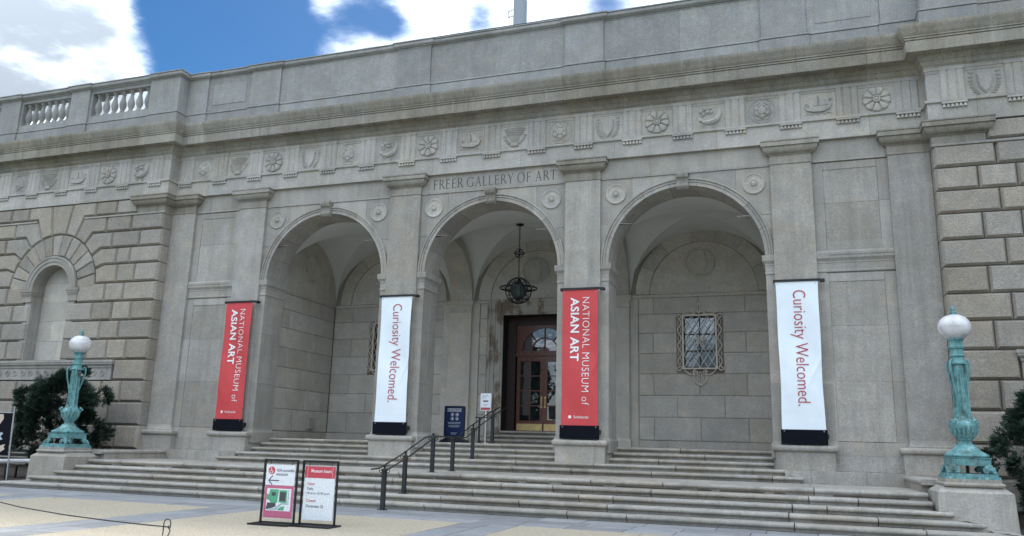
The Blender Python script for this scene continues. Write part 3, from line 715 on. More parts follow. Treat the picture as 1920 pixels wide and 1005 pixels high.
# ------------------------------------------------------------------ rusticated wings
ZR = [9.0-.02, 8.40, 7.81, 7.22, 6.56, 5.90, 5.24, 4.59, 3.90, 3.20, 2.50, 1.75, 1.0, .25]
NX, NZ, NR = -16.53, 6.44, .86                 # blind niche in the left wing
CH, GP, BK = .052, .013, .34
def rus(pts, par_, back=BK): return block(pts, XZ(YW), back, CH, GP, .085, jit=.010).build('rusticated_block', 'rustic', par_)
for s in (-1, 1):
    c = MB()
    if s < 0:
        c.box(-29, NX-NR-.02, YW+.10, .2, 0, 12.2); c.box(NX+NR+.02, -XW-.03, YW+.10, .2, 0, 12.2); c.box(NX-NR-.02, NX+NR+.02, YW+.10, .2, 0, 3.9)
        c.prism(hump(NX-NR-.02, NX+NR+.02, NX, NR+.02, NZ, 12.2, n=24), .10, .7, XZ(YW))
        c.box(-29, -XW-.03, .2, 30, 0, 12.2)
    else: c.box(XW+.03, 29, YW+.10, 30, 0, 12.2)
    w = P(c, 'wing_wall', 'mortar')
    for i in range(len(ZR)-1):
        z1, z0 = ZR[i], ZR[i+1]
        far = 28. if s > 0 else 22.
        odd = i % 2
        xs = [XW]+([12.80, 13.62, 14.5] if odd else [13.22, 14.05]); L = xs[-1]
        nic = s < 0
        if nic:
            xs = [q for q in xs if q < -(NX+2.2) or z1 < NZ+.2]
            if z1 > NZ+.2: continue
            if z1 <= 3.21:                                # below the niche
                while xs[-1] < 21: xs.append(xs[-1]+RND.choice((.85, 1.25, 1.05)))
            elif z1 <= 3.91: xs = [XW, 13.22]
            else:
                e = -(NX+NR)
                if z1 > 6.5: e = -(NX+NR+.38)
                xs = [q for q in xs if q < e-.5]+[e]
                for a, b in ((-(NX-NR) + (.38 if z1 > 6.5 else 0), 18.2 if odd else 18.6), (18.2 if odd else 18.6, 19.4), (19.4, 20.6)): rus(rect(-b, -a, z0, z1), w)
        else:
            if 3.21 < z1 <= 3.91: xs = [XW, 13.25]
            else:
                while xs[-1] < 17: xs.append(xs[-1]+RND.choice((.85, 1.25)))
        for a, b in zip(xs, xs[1:]):
            if z1-z0 > .1: rus(rect(*sorted((s*a, s*b)), z0, z1), w, .46 if a == XW else BK)
    # top row between string and architrave
    tp = [13.05, 14.0, 14.94] if s < 0 else [13.05, 14.1, 15.0, 16]
    for a, b in zip(tp, tp[1:]): rus(rect(*sorted((s*a, s*b)), ZN+.05, ZA), w)
    if s < 0:
        for a, b in ((18.12, 19.0), (19.0, 20.2)): rus(rect(-b, -a, ZN+.05, ZA), w)
        P(MB().sweep([(-21, YW), (-17.66, YW)], [(-.06, ZN-.045), (.004, ZN-.045), (.022, ZN-.035), (.022, ZN-.005), (.006, ZN+.005), (.006, ZN+.028), (-.06, ZN+.028)]), 'string_course', 'stone', w, 30)
    # string and corner capital
    e0, e1 = (XW, 15.40) if s < 0 else (XW, 17)
    path = [(-e1, YW), (-XW, YW), (-XW, PF)] if s < 0 else [(XW, PF), (XW, YW), (e1, YW)]
    P(MB().sweep(path, [(-.06, ZN-.045), (.004, ZN-.045), (.022, ZN-.035), (.022, ZN-.005), (.006, ZN+.005), (.006, ZN+.028), (-.06, ZN+.028)]), 'string_course', 'stone', w, 30)
    cp = [(-13.03, -.3), (-13.03, YW+.02), (-XW-.005, YW+.02), (-XW-.005, PF)] if s < 0 else [(XW+.005, PF), (XW+.005, YW+.02), (13.03, YW+.02), (13.03, -.3)]
    P(MB().sweep(cp, cap_prof(-.03), dz=.002), 'corner_capital', 'weathered', w, 28)
    if s > 0: P(MB().box(XW+.03, 13.0, YW+.02, -.2, 8.99, ZA), 'capital_neck', 'frieze', w)
    else: P(MB().box(-13.0, -XW-.03, YW+.02, -.2, 8.99, ZA), 'capital_neck', 'frieze', w)
    if s > 0:
        P(MB().box(13.27, 20, YW+.01, 0, 3.22, 3.62).sweep([(13.27, -.2), (13.27, YW), (20, YW)], [(-.05, 3.62), (.02, 3.62), (.03, 3.68), (.09, 3.74), (.09, 3.79), (.11, 3.80), (.11, 3.88), (-.05, 3.89)]), 'sill_band', 'stone', w)
        for i in range(4): P(rtube(MB(), spiral((0, 0), .12, 2, 30), .014, 5), 'scroll_relief', 'stone', w).location = (13.62+.36*i, YW+.008, 3.42)
# --- niche in the left wing: two rings of arch stones
def ray(th, z): return (NX+(z-NZ)*math.tan(th), z)
def pol(th, q): return (NX+q*math.sin(th), NZ+q*math.cos(th))
n = 13
for i in range(n):
    a0 = -math.pi/2+math.pi*i/n; a1 = a0+math.pi/n
    block([pol(a0, 1.2), pol((a0+a1)/2, 1.2), pol(a1, 1.2), pol(a1, 1.98), pol((a0+a1)/2, 1.98), pol(a0, 1.98)], XZ(YW), BK, .03, .008, .045, jit=.006).build('arch_stone', 'rustic', w if False else [o for o in B.children if o.name.startswith('wing_wall')][0])
LWW = [o for o in B.children if o.name.startswith('wing_wall')][0]
R2O = 1.99; T = [rad(q) for q in (9.5, 23.5, 39.2, 56, 71, 87.)]
rows = [(9.0-.02, 8.40), (8.40, 7.81), (7.81, 7.22), (7.22, 6.56)]
rus([pol(-T[0], R2O), pol(0, R2O), pol(T[0], R2O), ray(T[0], ZA), ray(-T[0], ZA)], LWW)
for s in (-1, 1):
    rus([pol(s*T[0], R2O), pol(s*(T[0]+T[1])/2, R2O), pol(s*T[1], R2O), ray(s*T[1], ZN+.05), (NX+s*1.59, ZN+.05), (NX+s*1.59, ZA), ray(s*T[0], ZA)][::s], LWW)
    ends = (14.36, 14.02, 13.75, 13.62)
    for i, (z1, z0) in enumerate(rows):
        xe = -ends[i] if s > 0 else 2*NX+ends[i]; a, b = s*T[1+i], s*T[2+i]
        rus([pol(a, R2O), pol((a+b)/2, R2O), pol(b, R2O), ray(b, z0), (xe, z0), (xe, z1), ray(a, z1)][::s], LWW)
        js = ((14.36, 13.25, XW), (14.02, 12.82, XW), (13.75, 13.14, XW), (13.62, 12.84, XW))[i]
        if s > 0:
            for p, q in zip(js, js[1:]): rus(rect(-p, -q, z0, z1), LWW, .46 if q == XW else BK)
        else:
            rus(rect(-19.6, xe, z0, z1), LWW); rus(rect(-20.8, -19.6, z0, z1), LWW)
    a = s*T[5]; e = NX+s*2.9
    rus(rect(*sorted((NX+s*1.27, e)), 5.90, NZ+.03), LWW) if False else None
for s in (-1, 1):   # impost blocks of the niche
    xa, xb = sorted((NX+s*NR, NX+s*1.28)); pth = [(xa, -.1), (xa, YW), (xb, YW), (xb, -.1)]
    P(MB().sweep(pth, [(-.04, 5.98), (.0, 5.98), (0, 6.18), (.015, 6.19), (.02, 6.23), (.05, 6.28), (.05, 6.33), (.07, 6.35), (.07, 6.43), (-.04, 6.43)]).box(xa+.02, xb-.02, YW+.02, 0, 5.98, 6.42), 'niche_impost', 'stone', LWW, 28)
ringprof = [(NR, .75), (NR, -.02), (NR+.12, -.02), (NR+.13, -.05), (NR+.25, -.05), (NR+.26, -.075), (NR+.31, -.075), (NR+.325, -.05), (NR+.325, .3), (NR+.04, .75)]
P(ringseg(MB(), (NX, NZ), ringprof, -math.pi/2, math.pi/2, 36, XZ(YW)), 'niche_archivolt', 'stone', LWW, 30)
P(MB().box(NX-1.2, NX+1.2, .02, .2, 3.5, 7.6), 'niche_back', 'mortar', LWW)
for i, (z0, z1) in enumerate(((3.9, 4.62), (4.62, 5.35), (5.35, 6.05), (6.05, 6.75), (6.75, 7.4))):
    cut = (.15, -.25, .3, -.1, .0)[i]
    for a, b in ((-.95, cut), (cut, .95)): block(rect(NX+a, NX+b, z0, z1), XZ(0), .04, .004, .003, jit=.004).build('niche_stone', 'porch', LWW)
for s in (-1, 1): P(MB().box(*sorted((NX+s*(NR+.006), NX+s*(NR+.3))), YW+.05, .02, 3.9, NZ), 'niche_jamb', 'stone', LWW)
P(MB().box(-20.6, -13.27, YW+.01, 0, 3.22, 3.62).sweep([(-20.6, YW), (-13.27, YW), (-13.27, -.2)], [(-.05, 3.62), (.02, 3.62), (.03, 3.68), (.09, 3.74), (.09, 3.79), (.11, 3.80), (.11, 3.88), (-.05, 3.89)]), 'sill_band', 'stone', LWW)
for i in range(18):
    P(rtube(MB(), spiral((0, 0), .12, 2, 30), .014, 5), 'scroll_relief', 'stone', LWW).location = (-13.62-.36*i, YW+.008, 3.42)
# ground course
for s in (-1, 1): pass
# ------------------------------------------------------------------ porch interior
PC, PH = (PD0+PD1)/2, (PD1-PD0)/2; ZV = 6.45
bwm = MB()
for xa, xb, wx in ((-8.2, -1.27, -5.82), (1.50, 8.2, 5.54)): bwm.box(xa, wx-.52, PD1+.03, 5.02, FL-.2, 9.1).box(wx+.52, xb, PD1+.03, 5.02, FL-.2, 9.1).box(wx-.52, wx+.52, PD1+.03, 5.02, FL-.2, 4.02).box(wx-.52, wx+.52, PD1+.03, 5.02, 5.70, 9.1)
bw = P(bwm.box(-1.27, 1.50, PD1+.03, 5.02, 5.93, 9.1), 'porch_back_wall', 'joint')
ZC = [1.70, 2.43, 3.13, 3.83, 4.50, 5.17, 5.81, 6.36]
def pblock(x0, x1, z0, z1, mp=None, par_=None, g=.007, c=.030):
    if x1-x0 > .12 and z1-z0 > .08: block(rect(x0, x1, z0, z1), mp or XZ(PD1), .05, c, g, .012, jit=.003).build('wall_block', 'porch', par_ or bw)
PX = .42                                           # half width of the wall strips between the bays
for bi, bx in enumerate(BAY):
    xa, xb = bx-D/2+PX+.28, bx+D/2-PX-.28
    if bi == 0: xa = -8.1
    if bi == 2: xb = 8.1
    for i in range(len(ZC)-1):
        z0, z1 = ZC[i], ZC[i+1]
        cuts = [xa]+([bx-1.64, bx-.16, bx+1.31] if i % 2 == 0 else [bx-.89, bx+.60])+[xb]
        if i in (3, 4): cuts = [xa, bx-1.64, bx-.16, bx+1.31, xb] if i % 2 == 0 else [xa, bx-.89, bx+.60, xb]
        for a, b in zip(cuts, cuts[1:]):
            if bi == 1:                                    # leave the doorway free
                lo, hi = -1.84, 2.06
                if z0 < 6.3:
                    if a < lo: pblock(a, min(b, lo), z0, z1)
                    if b > hi: pblock(max(a, hi), b, z0, z1)
                    continue
            elif z0 < 5.95 and z1 > 3.78 and i >= 3:       # leave the window free
                lo, hi = bx-.88, bx+.60
                if i <= 5 and not (b <= lo+.01 or a >= hi-.01):
                    if a < lo: pblock(a, lo, z0, z1)
                    if b > hi: pblock(hi, b, z0, z1)
                    if i == 5 and z1 > 5.90: pass
                    continue
            pblock(a, b, z0, z1)
    for q in range(5): block(rect(xa+(xb-xa)*q/5, xa+(xb-xa)*(q+1)/5, FL, 1.69), XZ(PD1-.012), .06, .003, .002).build('base_course', 'porch', bw) if not (bi == 1 and 0 < q < 4) else None
    # lunette: arch band and tympanum
    cx = bx; hw = 2.39
    for q in range(7):
        a0 = -math.pi/2+math.pi*q/7+.003; a1 = a0+math.pi/7-.006
        P(ringseg(MB(), (cx, ZV+.03), [(1.755, .04), (1.755, -.012), (1.765, -.018), (2.20, -.018), (2.21, -.012), (2.21, .04)], a0, a1, 6, XZ(PD1)), 'lunette_arch_stone', 'porch', bw)
    zj = 7.18
    P(MB().prism([(cx+1.73*math.sin(a), ZV+.03+1.73*math.cos(a)) for a in [-math.pi/2+math.pi*q/24 for q in range(25)]], .012, .05, XZ(PD1)), 'tympanum', 'porch', bw)
    P(MB().box(bx-D/2+PX, bx+D/2-PX, PD1+.018, PD1+.05, ZV, 9.0), 'lunette_wall', 'joint', bw)
    rg = MB().lathe([(0, 0), (.50, 0), (.50, .035), (.485, .055), (.45, .055), (.435, .012), (.42, .008), (0, .006)], 40, (0, 0, 0), lambda x, y, z: (x, -z, y))
    va = [(0, .40), (-.14, .40), (-.14, .36), (-.19, .33), (-.16, .22), (-.235, .10), (-.235, -.08), (-.18, -.22), (-.12, -.34), (-.14, -.38), (0, -.38)]
    va = va + [(-u, w_) for u, w_ in va[-2:0:-1]]
    rg.prism(va, .008, .045, RL); rg.prism([(u*.8, w_*.86) for u, w_ in va], .04, .062, RL)
    P(rg, 'wall_roundel', 'porch', bw, 35).location = (bx-.08, PD1+.012, 7.50)
# moulding at springing height along the back wall
MOL = [(-.03, 6.36), (.014, 6.36), (.03, 6.375), (.03, 6.40), (.05, 6.425), (.05, 6.455), (-.03, 6.455)]
P(MB().sweep([(-8.1, PD1), (8.1, PD1)], MOL), 'springing_moulding', 'porch', bw, 30)
for px in (PILX[1], PILX[2]):
    q = P(MB().box(px-PX, px+PX, PD1-.15, PD1+.02, FL, 6.08), 'wall_strip', 'porch', bw)
    pth = [(px-PX, PD1), (px-PX, PD1-.15), (px+PX, PD1-.15), (px+PX, PD1)]
    P(MB().sweep(pth, [(-.1, 6.03), (.006, 6.03), (.02, 6.04), (.02, 6.07), (.006, 6.08), (.006, 6.22), (.02, 6.23), (.04, 6.28), (.075, 6.33), (.075, 6.38), (.095, 6.40), (.095, 6.452), (-.1, 6.452)]), 'strip_capital', 'porch', bw, 28)
    P(MB().sweep(pth, [(-.1, FL), (.05, FL), (.05, 1.66), (.02, 1.69), (.006, 1.74), (-.1, 1.74)]), 'strip_base', 'porch', bw, 28)
    # backing returns beside the strip
    for s in (-1, 1): P(MB().box(*sorted((px+s*PX, px+s*(PX+.28))), PD1-.04, PD1+.03, FL, 6.36), 'strip_margin', 'porch', bw)
    # transverse arch over the porch
    tr = MB(); nn = 28; RA = PH-.15
    prof = [(RA, px-.42), (RA, px+.42), (RA+.30, px+.45), (RA+.30, px-.45)]
    ringseg(tr, (PC, ZV), prof, -math.pi/2, math.pi/2, nn, lambda u, w_, d: (d, u, w_))
    tr.box(px-.45, px+.45, PD0, PD1, ZV+RA+.10, 8.95)
    P(tr, 'transverse_arch', 'porch', bw, 30)
# side walls of the porch
for s, mp in ((-1, YZ(-8.1)), (1, YZR(8.1))):
    sw = P(MB().box(*sorted((s*8.13, s*8.25)), .9, 5.0, 0, 9.1), 'porch_side_wall', 'joint')
    for i in range(len(ZC)-1):
        cuts = [PD0]+([1.95, 3.25, 4.2] if i % 2 else [2.6, 3.8])+[PD1-.02]
        for a, b in zip(cuts, cuts[1:]): pblock(a, b, ZC[i], ZC[i+1], mp, sw)
    for q in range(3): block(rect(PD0+1.27*q, PD0+1.27*(q+1), FL, 1.69), mp, .05, .003, .002).build('base_course', 'porch', sw)
    P(MB().prism([(PC+(PH+.02)*math.sin(a), ZV+2.4*math.cos(a)) for a in [-math.pi/2+math.pi*q/24 for q in range(25)]], .004, .06, mp), 'tympanum', 'porch', sw)
    for q in range(5):
        a0 = -math.pi/2+math.pi*q/5+.004; a1 = a0+math.pi/5-.008
        P(ringseg(MB(), (PC, ZV+.03), [(1.38, .04), (1.38, -.008), (1.86, -.008), (1.86, .04)], a0, a1, 7, mp), 'lunette_arch_stone', 'porch', sw)
    rg = MB().lathe([(0, 0), (.50, 0), (.50, .02), (.485, .032), (.45, .034), (.435, .012), (.42, .01), (0, .006)], 40, (0, 0, 0), lambda x, y, z: (-s*z, x, y))
    rg.prism(va, .008, .055, lambda u, w_, d: (-s*d, u, w_))
    P(rg, 'wall_roundel', 'porch', sw, 35).location = (s*8.10, 3.0, 7.52)
    P(MB().sweep([(-8.1, PD0), (-8.1, PD1)] if s < 0 else [(8.1, PD1), (8.1, PD0)], MOL), 'springing_moulding', 'porch', sw, 30)
# groin vaults of white plaster
for bx, hx in ((-5.69, 2.42), (0, 2.41), (5.69, 2.42)):
    v = MB(); n = 16; hh = 2.14
    prof = lambda q: math.sqrt(max(0, 1-q*q))
    for sec in range(4):
        vs = []; ns, nt = 12, 24
        for i in range(ns+1):
            for j in range(nt+1):
                s_ = i/ns; t_ = math.sin(-math.pi/2+math.pi*j/nt); a, b = s_*t_, s_
                if sec % 2 == 0: u, w_ = a, b*(1 if sec == 0 else -1)
                else: u, w_ = b*(1 if sec == 1 else -1), a
                z = ZV+hh*prof(a)+.03*(1-s_*s_)
                vs.append((bx+u*hx, PC+w_*PH, z))
        v.add(vs, [(i*(nt+1)+j, i*(nt+1)+j+1, (i+1)*(nt+1)+j+1, (i+1)*(nt+1)+j) for i in range(ns) for j in range(nt)])
    P(v, 'groin_vault', 'plaster', B, 60)
P(MB().box(-8.2, 8.2, .9, 5.1, 8.93, 9.2), 'porch_ceiling_slab', 'mortar')
# ------------------------------------------------------------------ doorway
DX = .115; dy = 5.36
door = P(MB().box(DX-1.365, DX-.99-.06, dy-.02, 5.60, 1.9, 5.92).box(DX+.99+.06, DX+1.385, dy-.02, 5.60, 1.9, 5.92).box(DX-1.05, DX+1.05, dy-.02, 5.60, 5.62, 5.92), 'doorway', 'darkwood')
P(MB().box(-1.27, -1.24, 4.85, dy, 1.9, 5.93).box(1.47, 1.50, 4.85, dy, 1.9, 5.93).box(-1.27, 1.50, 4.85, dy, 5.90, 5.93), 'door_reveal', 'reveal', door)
FRP = [(-.12, 0)]
fr = [(0, .0), (.0, -.05), (.06, -.05), (.075, -.085), (.27, -.085), (.285, -.115), (.42, -.115), (.44, -.15), (.52, -.16), (.545, -.13), (.55, .0)]
def jamb(sx, x):   # moulded stone architrave: section (outwards, depth) standing up
    return MB().prism([(x+sx*o, PD1+d+.03) for o, d in fr], 1.62, 6.47, lambda u, w_, d: (u, w_, d))
P(jamb(-1, -1.25), 'door_architrave', 'stained', door); P(jamb(1, 1.48), 'door_architrave', 'stained', door)
P(MB().prism([(5.92+o, PD1+d+.031) for o, d in fr], -1.25, 1.48, lambda u, w_, d: (d, w_, u)), 'door_lintel', 'stained', door)
for s, x in ((-1, -1.25), (1, 1.48)): P(MB().box(*sorted((x+s*.0, x+s*.62)), PD1-.16, PD1+.03, FL, 1.62), 'door_plinth', 'porch', door)
# arched transom and two glazed leaves
C0 = (DX, 4.70); RT = .82
tp = []
for s in (-1, 1):
    o = [(C0[0]+s*RT*math.sin(a), C0[1]+RT*math.cos(a)) for a in [math.pi/2*q/14 for q in range(15)]]
    o += [(DX+s*1.04, C0[1]), (DX+s*1.04, 5.64), (DX, 5.64)]
    tp.append(o)
q = MB()
for o in tp: q.prism(o, 0, .10, XZ(dy+.02))
q.box(DX-1.04, DX+1.04, dy-.0, dy+.14, 4.49, 4.70); q.box(DX-1.05, DX+1.05, dy-.045, dy+.0, 4.53, 4.60)
P(q, 'transom_frame', 'wood', door)
q = MB(); q.box(DX-.02, DX+.02, dy+.03, dy+.08, 4.70, 4.70+RT)
for rr in (.47,): q.add(*(lambda b: (b.v, b.f))(ringseg(MB(), C0, [(rr-.02, .03), (rr+.02, .03), (rr+.02, .08), (rr-.02, .08)], -math.pi/2, math.pi/2, 20, XZ(dy))))
for a in (-.72, .72): q.tube([(DX+.47*math.sin(a), dy+.055, 4.70+.47*math.cos(a)), (DX+RT*math.sin(a), dy+.055, 4.70+RT*math.cos(a))], .022, 6)
q.prism([(DX+.15*math.sin(a), 4.70+.15*math.cos(a)) for a in [-math.pi/2+math.pi*k/12 for k in range(13)]], .03, .08, XZ(dy))
P(q, 'transom_bars', 'wood', door)
P(MB().prism([(C0[0]+(RT+.02)*math.sin(a), C0[1]+(RT+.02)*math.cos(a)) for a in [-math.pi/2+math.pi*k/30 for k in range(31)]], .085, .095, XZ(dy)), 'transom_pane', 'glass', door)
for s in (-1, 1):
    x0, x1 = sorted((DX+s*.004, DX+s*.99)); z0, z1 = 1.915, 4.485; gx0, gx1 = x0+.125, x1-.125
    lf = MB().box(x0, gx0, dy, dy+.06, z0, z1).box(gx1, x1, dy, dy+.06, z0, z1).box(gx0, gx1, dy, dy+.06, z0, z0+.36).box(gx0, gx1, dy, dy+.06, z1-.15, z1)
    rowz = [z0+.36+(z1-.15-z0-.36)*k/4 for k in range(5)]
    for k in (1, 2, 3): lf.box(gx0, gx1, dy+.008, dy+.05, rowz[k]-.018, rowz[k]+.018)
    gm = (gx0+gx1)/2; lf.box(gm-.018, gm+.018, dy+.006, dy+.05, z0+.36, z1-.15)
    P(lf, 'door_leaf', 'wood', door)
    for k in range(4):
        for a, b in ((gx0, gm-.018), (gm+.018, gx1)): P(MB().box(a, b, dy+.028, dy+.034, rowz[k]+.018, rowz[k+1]-.018), 'door_pane', 'glass', door)
    P(MB().box(x0+.03, x1-.03, dy-.008, dy-.001, z0+.02, z0+.25), 'kick_plate', 'brass', door)
    hx = DX+s*.065; P(MB().box(hx-.028, hx+.028, dy-.012, dy-.001, 2.72, 3.10).tube([(hx, dy-.01, 2.78), (hx, dy-.06, 2.80), (hx, dy-.06, 3.02), (hx, dy-.01, 3.04)], .014, 8), 'door_handle', 'brass', door)
ds = MB()
for k, (hx, ya) in enumerate(((1.95, 4.02), (1.68, 4.36), (1.44, 4.70))):
    h = (1.905-FL)/3; z = FL+h*(k+1); P(MB().sweep([(DX-hx, PD1+.02)]*(k < 2)+[(DX-hx, ya), (DX+hx, ya)]+[(DX+hx, PD1+.02)]*(k < 2) if k < 2 else [(-1.24, ya+.02), (1.47, ya+.02)], step_prof(z, h-.002, .62 if k == 2 else .34)), 'door_step', 'step', door, 40)
# ------------------------------------------------------------------ grilled windows
def bar2(a, b, w):
    dx, dz = b[0]-a[0], b[1]-a[1]; L = math.hypot(dx, dz); nx, nz = -dz/L*w/2, dx/L*w/2
    return [(a[0]+nx, a[1]+nz), (a[0]-nx, a[1]-nz), (b[0]-nx, b[1]-nz), (b[0]+nx, b[1]+nz)]
def window(bx, wx):
    y0 = PD1
    z0, z1 = 3.83, 5.81
    wd = P(MB().box(wx-.74, wx-.52, y0+.018, y0+.05, z0, z1).box(wx+.52, wx+.74, y0+.018, y0+.05, z0, z1).box(wx-.52, wx+.52, y0+.018, y0+.05, z0, 4.02).box(wx-.52, wx+.52, y0+.018, y0+.05, 5.70, z1), 'window', 'surround')
    fy = y0+.10
    q = MB()
    for x in (-.51, -.02, .47): q.box(wx+x, wx+x+.04, fy-.02, fy+.03, 4.02, 5.70)
    for z in (4.02, 4.55, 5.10, 5.655): q.box(wx-.51, wx+.51, fy-.018, fy+.028, z, z+.045)
    P(q, 'window_frame', 'black', wd)
    for x0, x1 in ((-.47, -.02), (.02, .47)):
        for a, b in ((4.065, 4.55), (4.595, 5.10), (5.145, 5.655)):
            P(MB().box(wx+x0, wx+x1, fy, fy+.008, a, b), 'window_pane', 'glass2', wd)
    gy = y0-.07; f = MB()
    f.box(wx-.555, wx-.50, gy-.03, gy+.03, 3.97, 5.75).box(wx+.50, wx+.555, gy-.03, gy+.03, 3.97, 5.75).box(wx-.5, wx+.5, gy-.03, gy+.03, 3.97, 4.02).box(wx-.5, wx+.5, gy-.03, gy+.03, 5.70, 5.75)
    P(f, 'grille_frame', 'grille', wd)
    g = MB(); sx, sz = .25, .42; n_ = 4
    for i in range(-8, 12):          # diamond lattice clipped to the frame
        for s in (1, -1):
            pts = []
            for k in range(0, 61):
                x = -.5+k/60; z = (x*s)*(sz/sx)+i*sz*1.0
                if -.84 <= z <= .84: pts.append((x, z))
            if len(pts) > 2: g.tube([(wx+pts[0][0], gy+s*.006, 4.86+pts[0][1]), (wx+pts[-1][0], gy+s*.006, 4.86+pts[-1][1])], .0135, 6)
    for c_ in ((0, 0), (-.06, .12), (.07, .1), (-.09, -.12), (.08, -.13), (-.13, 0), (.14, .02)): g.tube([(wx+c_[0]+.045*math.cos(a), gy-.02, 4.88+c_[1]+.06*math.sin(a)) for a in [2*math.pi*k/12 for k in range(12)]], .012, 5, True)
    P(g, 'grille_lattice', 'grille', wd)
    g = MB()
    for x0, x1 in ((-.47, -.02), (.02, .47)):
        for i in range(9):
            z = 4.0+.24*i; a_, b_ = (x0, max(4.06, z)), (x1, min(5.655, z+.62))
            if b_[1]-a_[1] > .2: g.prism(bar2((wx+a_[0], a_[1]), (wx+b_[0]-(z+.62-b_[1])*.72, b_[1]), .018), -.004, -.001, XZ(fy))
    P(g, 'lead_bars', 'black', wd)
    sc = MB(); T_ = lambda pts, r=.019: sc.tube([(wx+u, gy, w_) for u, w_ in pts], r, 6)
    for s in (-1, 1):
        side = [(s*(.64+.06*math.sin(k/24*math.pi*6)), 4.10+1.52*k/24) for k in range(25)]; T_(side)
        T_([(s*(.64-.05*math.sin(k/24*math.pi*6)), 4.10+1.52*k/24) for k in range(25)], .009)
        T_(spiral((s*.65, 5.68), .10, 1.2, 20, s, 0 if s > 0 else math.pi)); T_(spiral((s*.65, 4.02), .10, 1.2, 20, -s, 0 if s > 0 else math.pi))
        T_(spiral((s*.12, 5.86), .09, 1.4, 22, s, -math.pi/2)); T_(curve((s*.12, 5.77), (s*.34, 5.74), (s*.52, 5.80)))
        T_(curve((0, 5.78), (s*.09, 6.0), (0, 6.14))); T_(spiral((s*.14, 3.87), .09, 1.4, 22, -s, math.pi/2)); T_(curve((s*.5, 3.96), (s*.36, 3.78), (s*.22, 3.80)))
        T_(curve((s*.2, 3.80), (s*.24, 3.55), (0, 3.46))); T_(curve((0, 3.88), (s*.14, 3.66), (s*.1, 3.50)), .009); T_(curve((s*.02, 3.9), (s*.06, 3.7), (0, 3.46)), .009)
    for s in (-1, 1):
        for z in (4.3, 5.4): sc.tube([(wx+s*.52, gy, z), (wx+s*.62, gy, z)], .01, 6)
        for z in (4.2, 5.5): sc.tube([(wx+s*.53, gy+.02, z), (wx+s*.53, y0, z)], .012, 6)
    P(sc, 'grille_scrolls', 'grille', wd)
window(D, 5.54); window(-D, -5.82)
# ------------------------------------------------------------------ inscription (own roman capitals): raised plates coloured dark for the carving's shade and dirt
GL = {}
def bar(a, b, w): 
    dx, dy_ = b[0]-a[0], b[1]-a[1]; L = math.hypot(dx, dy_); nx, ny = -dy_/L*w/2, dx/L*w/2
    return [(a[0]+nx, a[1]+ny), (a[0]-nx, a[1]-ny), (b[0]-nx, b[1]-ny), (b[0]+nx, b[1]+ny)]
TK, TN = .115, .062
def ser(x, y, w=.12, up=True): return [(x-w, y), (x+w, y), (x+w*.9, y+(.035 if up else -.035)), (x-w*.9, y+(.035 if up else -.035))]
def serv(x, y, h): return [(x, y-h), (x+.03, y-h), (x+.03, y+h), (x, y+h)]
def arcband(c, rx, ry, a0, a1, w0, w1, n=16):
    o = []; i_ = []
    for k in range(n+1):
        a = a0+(a1-a0)*k/n; w = w0+(w1-w0)*abs(math.cos(a)); o.append((c[0]+rx*math.cos(a), c[1]+ry*math.sin(a))); i_.append((c[0]+(rx-w)*math.cos(a), c[1]+(ry-w*.8)*math.sin(a)))
    return o+i_[::-1]
stem = lambda x: [bar((x, 0), (x, 1), TK), ser(x, 0), ser(x, 1, up=False)]
GL['F'] = (.62, stem(.14)+[bar((.14, .97), (.56, .97), TN), bar((.14, .52), (.48, .52), TN), serv(.53, .91, .07), serv(.46, .52, .07)])
GL['E'] = (.64, GL['F'][1]+[bar((.14, .03), (.60, .03), TN), serv(.575, .09, .07)])
GL['L'] = (.62, stem(.14)+[bar((.14, .03), (.56, .03), TN), serv(.54, .09, .08)])
GL['T'] = (.72, [bar((.36, 0), (.36, 1), TK), ser(.36, 0), bar((.04, .97), (.68, .97), TN), serv(.03, .91, .08), serv(.66, .91, .08)])
GL['R'] = (.74, stem(.14)+[arcband((.32, .745), .26, .255, -math.pi/2, math.pi/2, TN, TK), bar((.14, .97), (.34, .97), TN), bar((.14, .52), (.34, .52), TN), bar((.34, .52), (.70, .03), TK), ser(.70, 0, .08)])
GL['A'] = (.82, [bar((.12, 0), (.42, 1.0), TN), bar((.70, 0), (.40, 1.02), TK), bar((.2, .34), (.62, .34), TN*.9), ser(.12, 0, .1), ser(.70, 0, .12)])
GL['Y'] = (.74, [bar((.37, 0), (.37, .5), TK), bar((.37, .45), (.08, 1), TK), bar((.37, .45), (.66, 1), TN), ser(.37, 0), ser(.08, 1, .1, False), ser(.66, 1, .09, False)])
GL['O'] = (.96, [arcband((.46, .5), .46, .53, -math.pi/2, math.pi*1.5, TN, TK, 36)])
GL['G'] = (.92, [arcband((.46, .5), .46, .53, math.pi*.22, math.pi*1.78, TN, TK, 30), bar((.80, .06), (.80, .40), TK), ser(.80, .38, .13), serv(.80, .86, .09)])
def inscription(txt, x0, x1, zb, h, y):
    w = sum(.34 if ch == ' ' else GL[ch][0]+.13 for ch in txt); sx = (x1-x0)/w; x = x0
    for ch in txt:
        if ch == ' ': x += .34*sx; continue
        mb = MB()
        for j, poly in enumerate(GL[ch][1]): mb.prism([(x+u*sx, zb+v*h) for u, v in poly], -.003-.0002*j, .002, XZ(y))
        P(mb, 'inscription_letter', 'letter')
        x += (GL[ch][0]+.13)*sx
inscription('FREER GALLERY OF ART', -1.95, 2.05, 9.105, .305, 0)
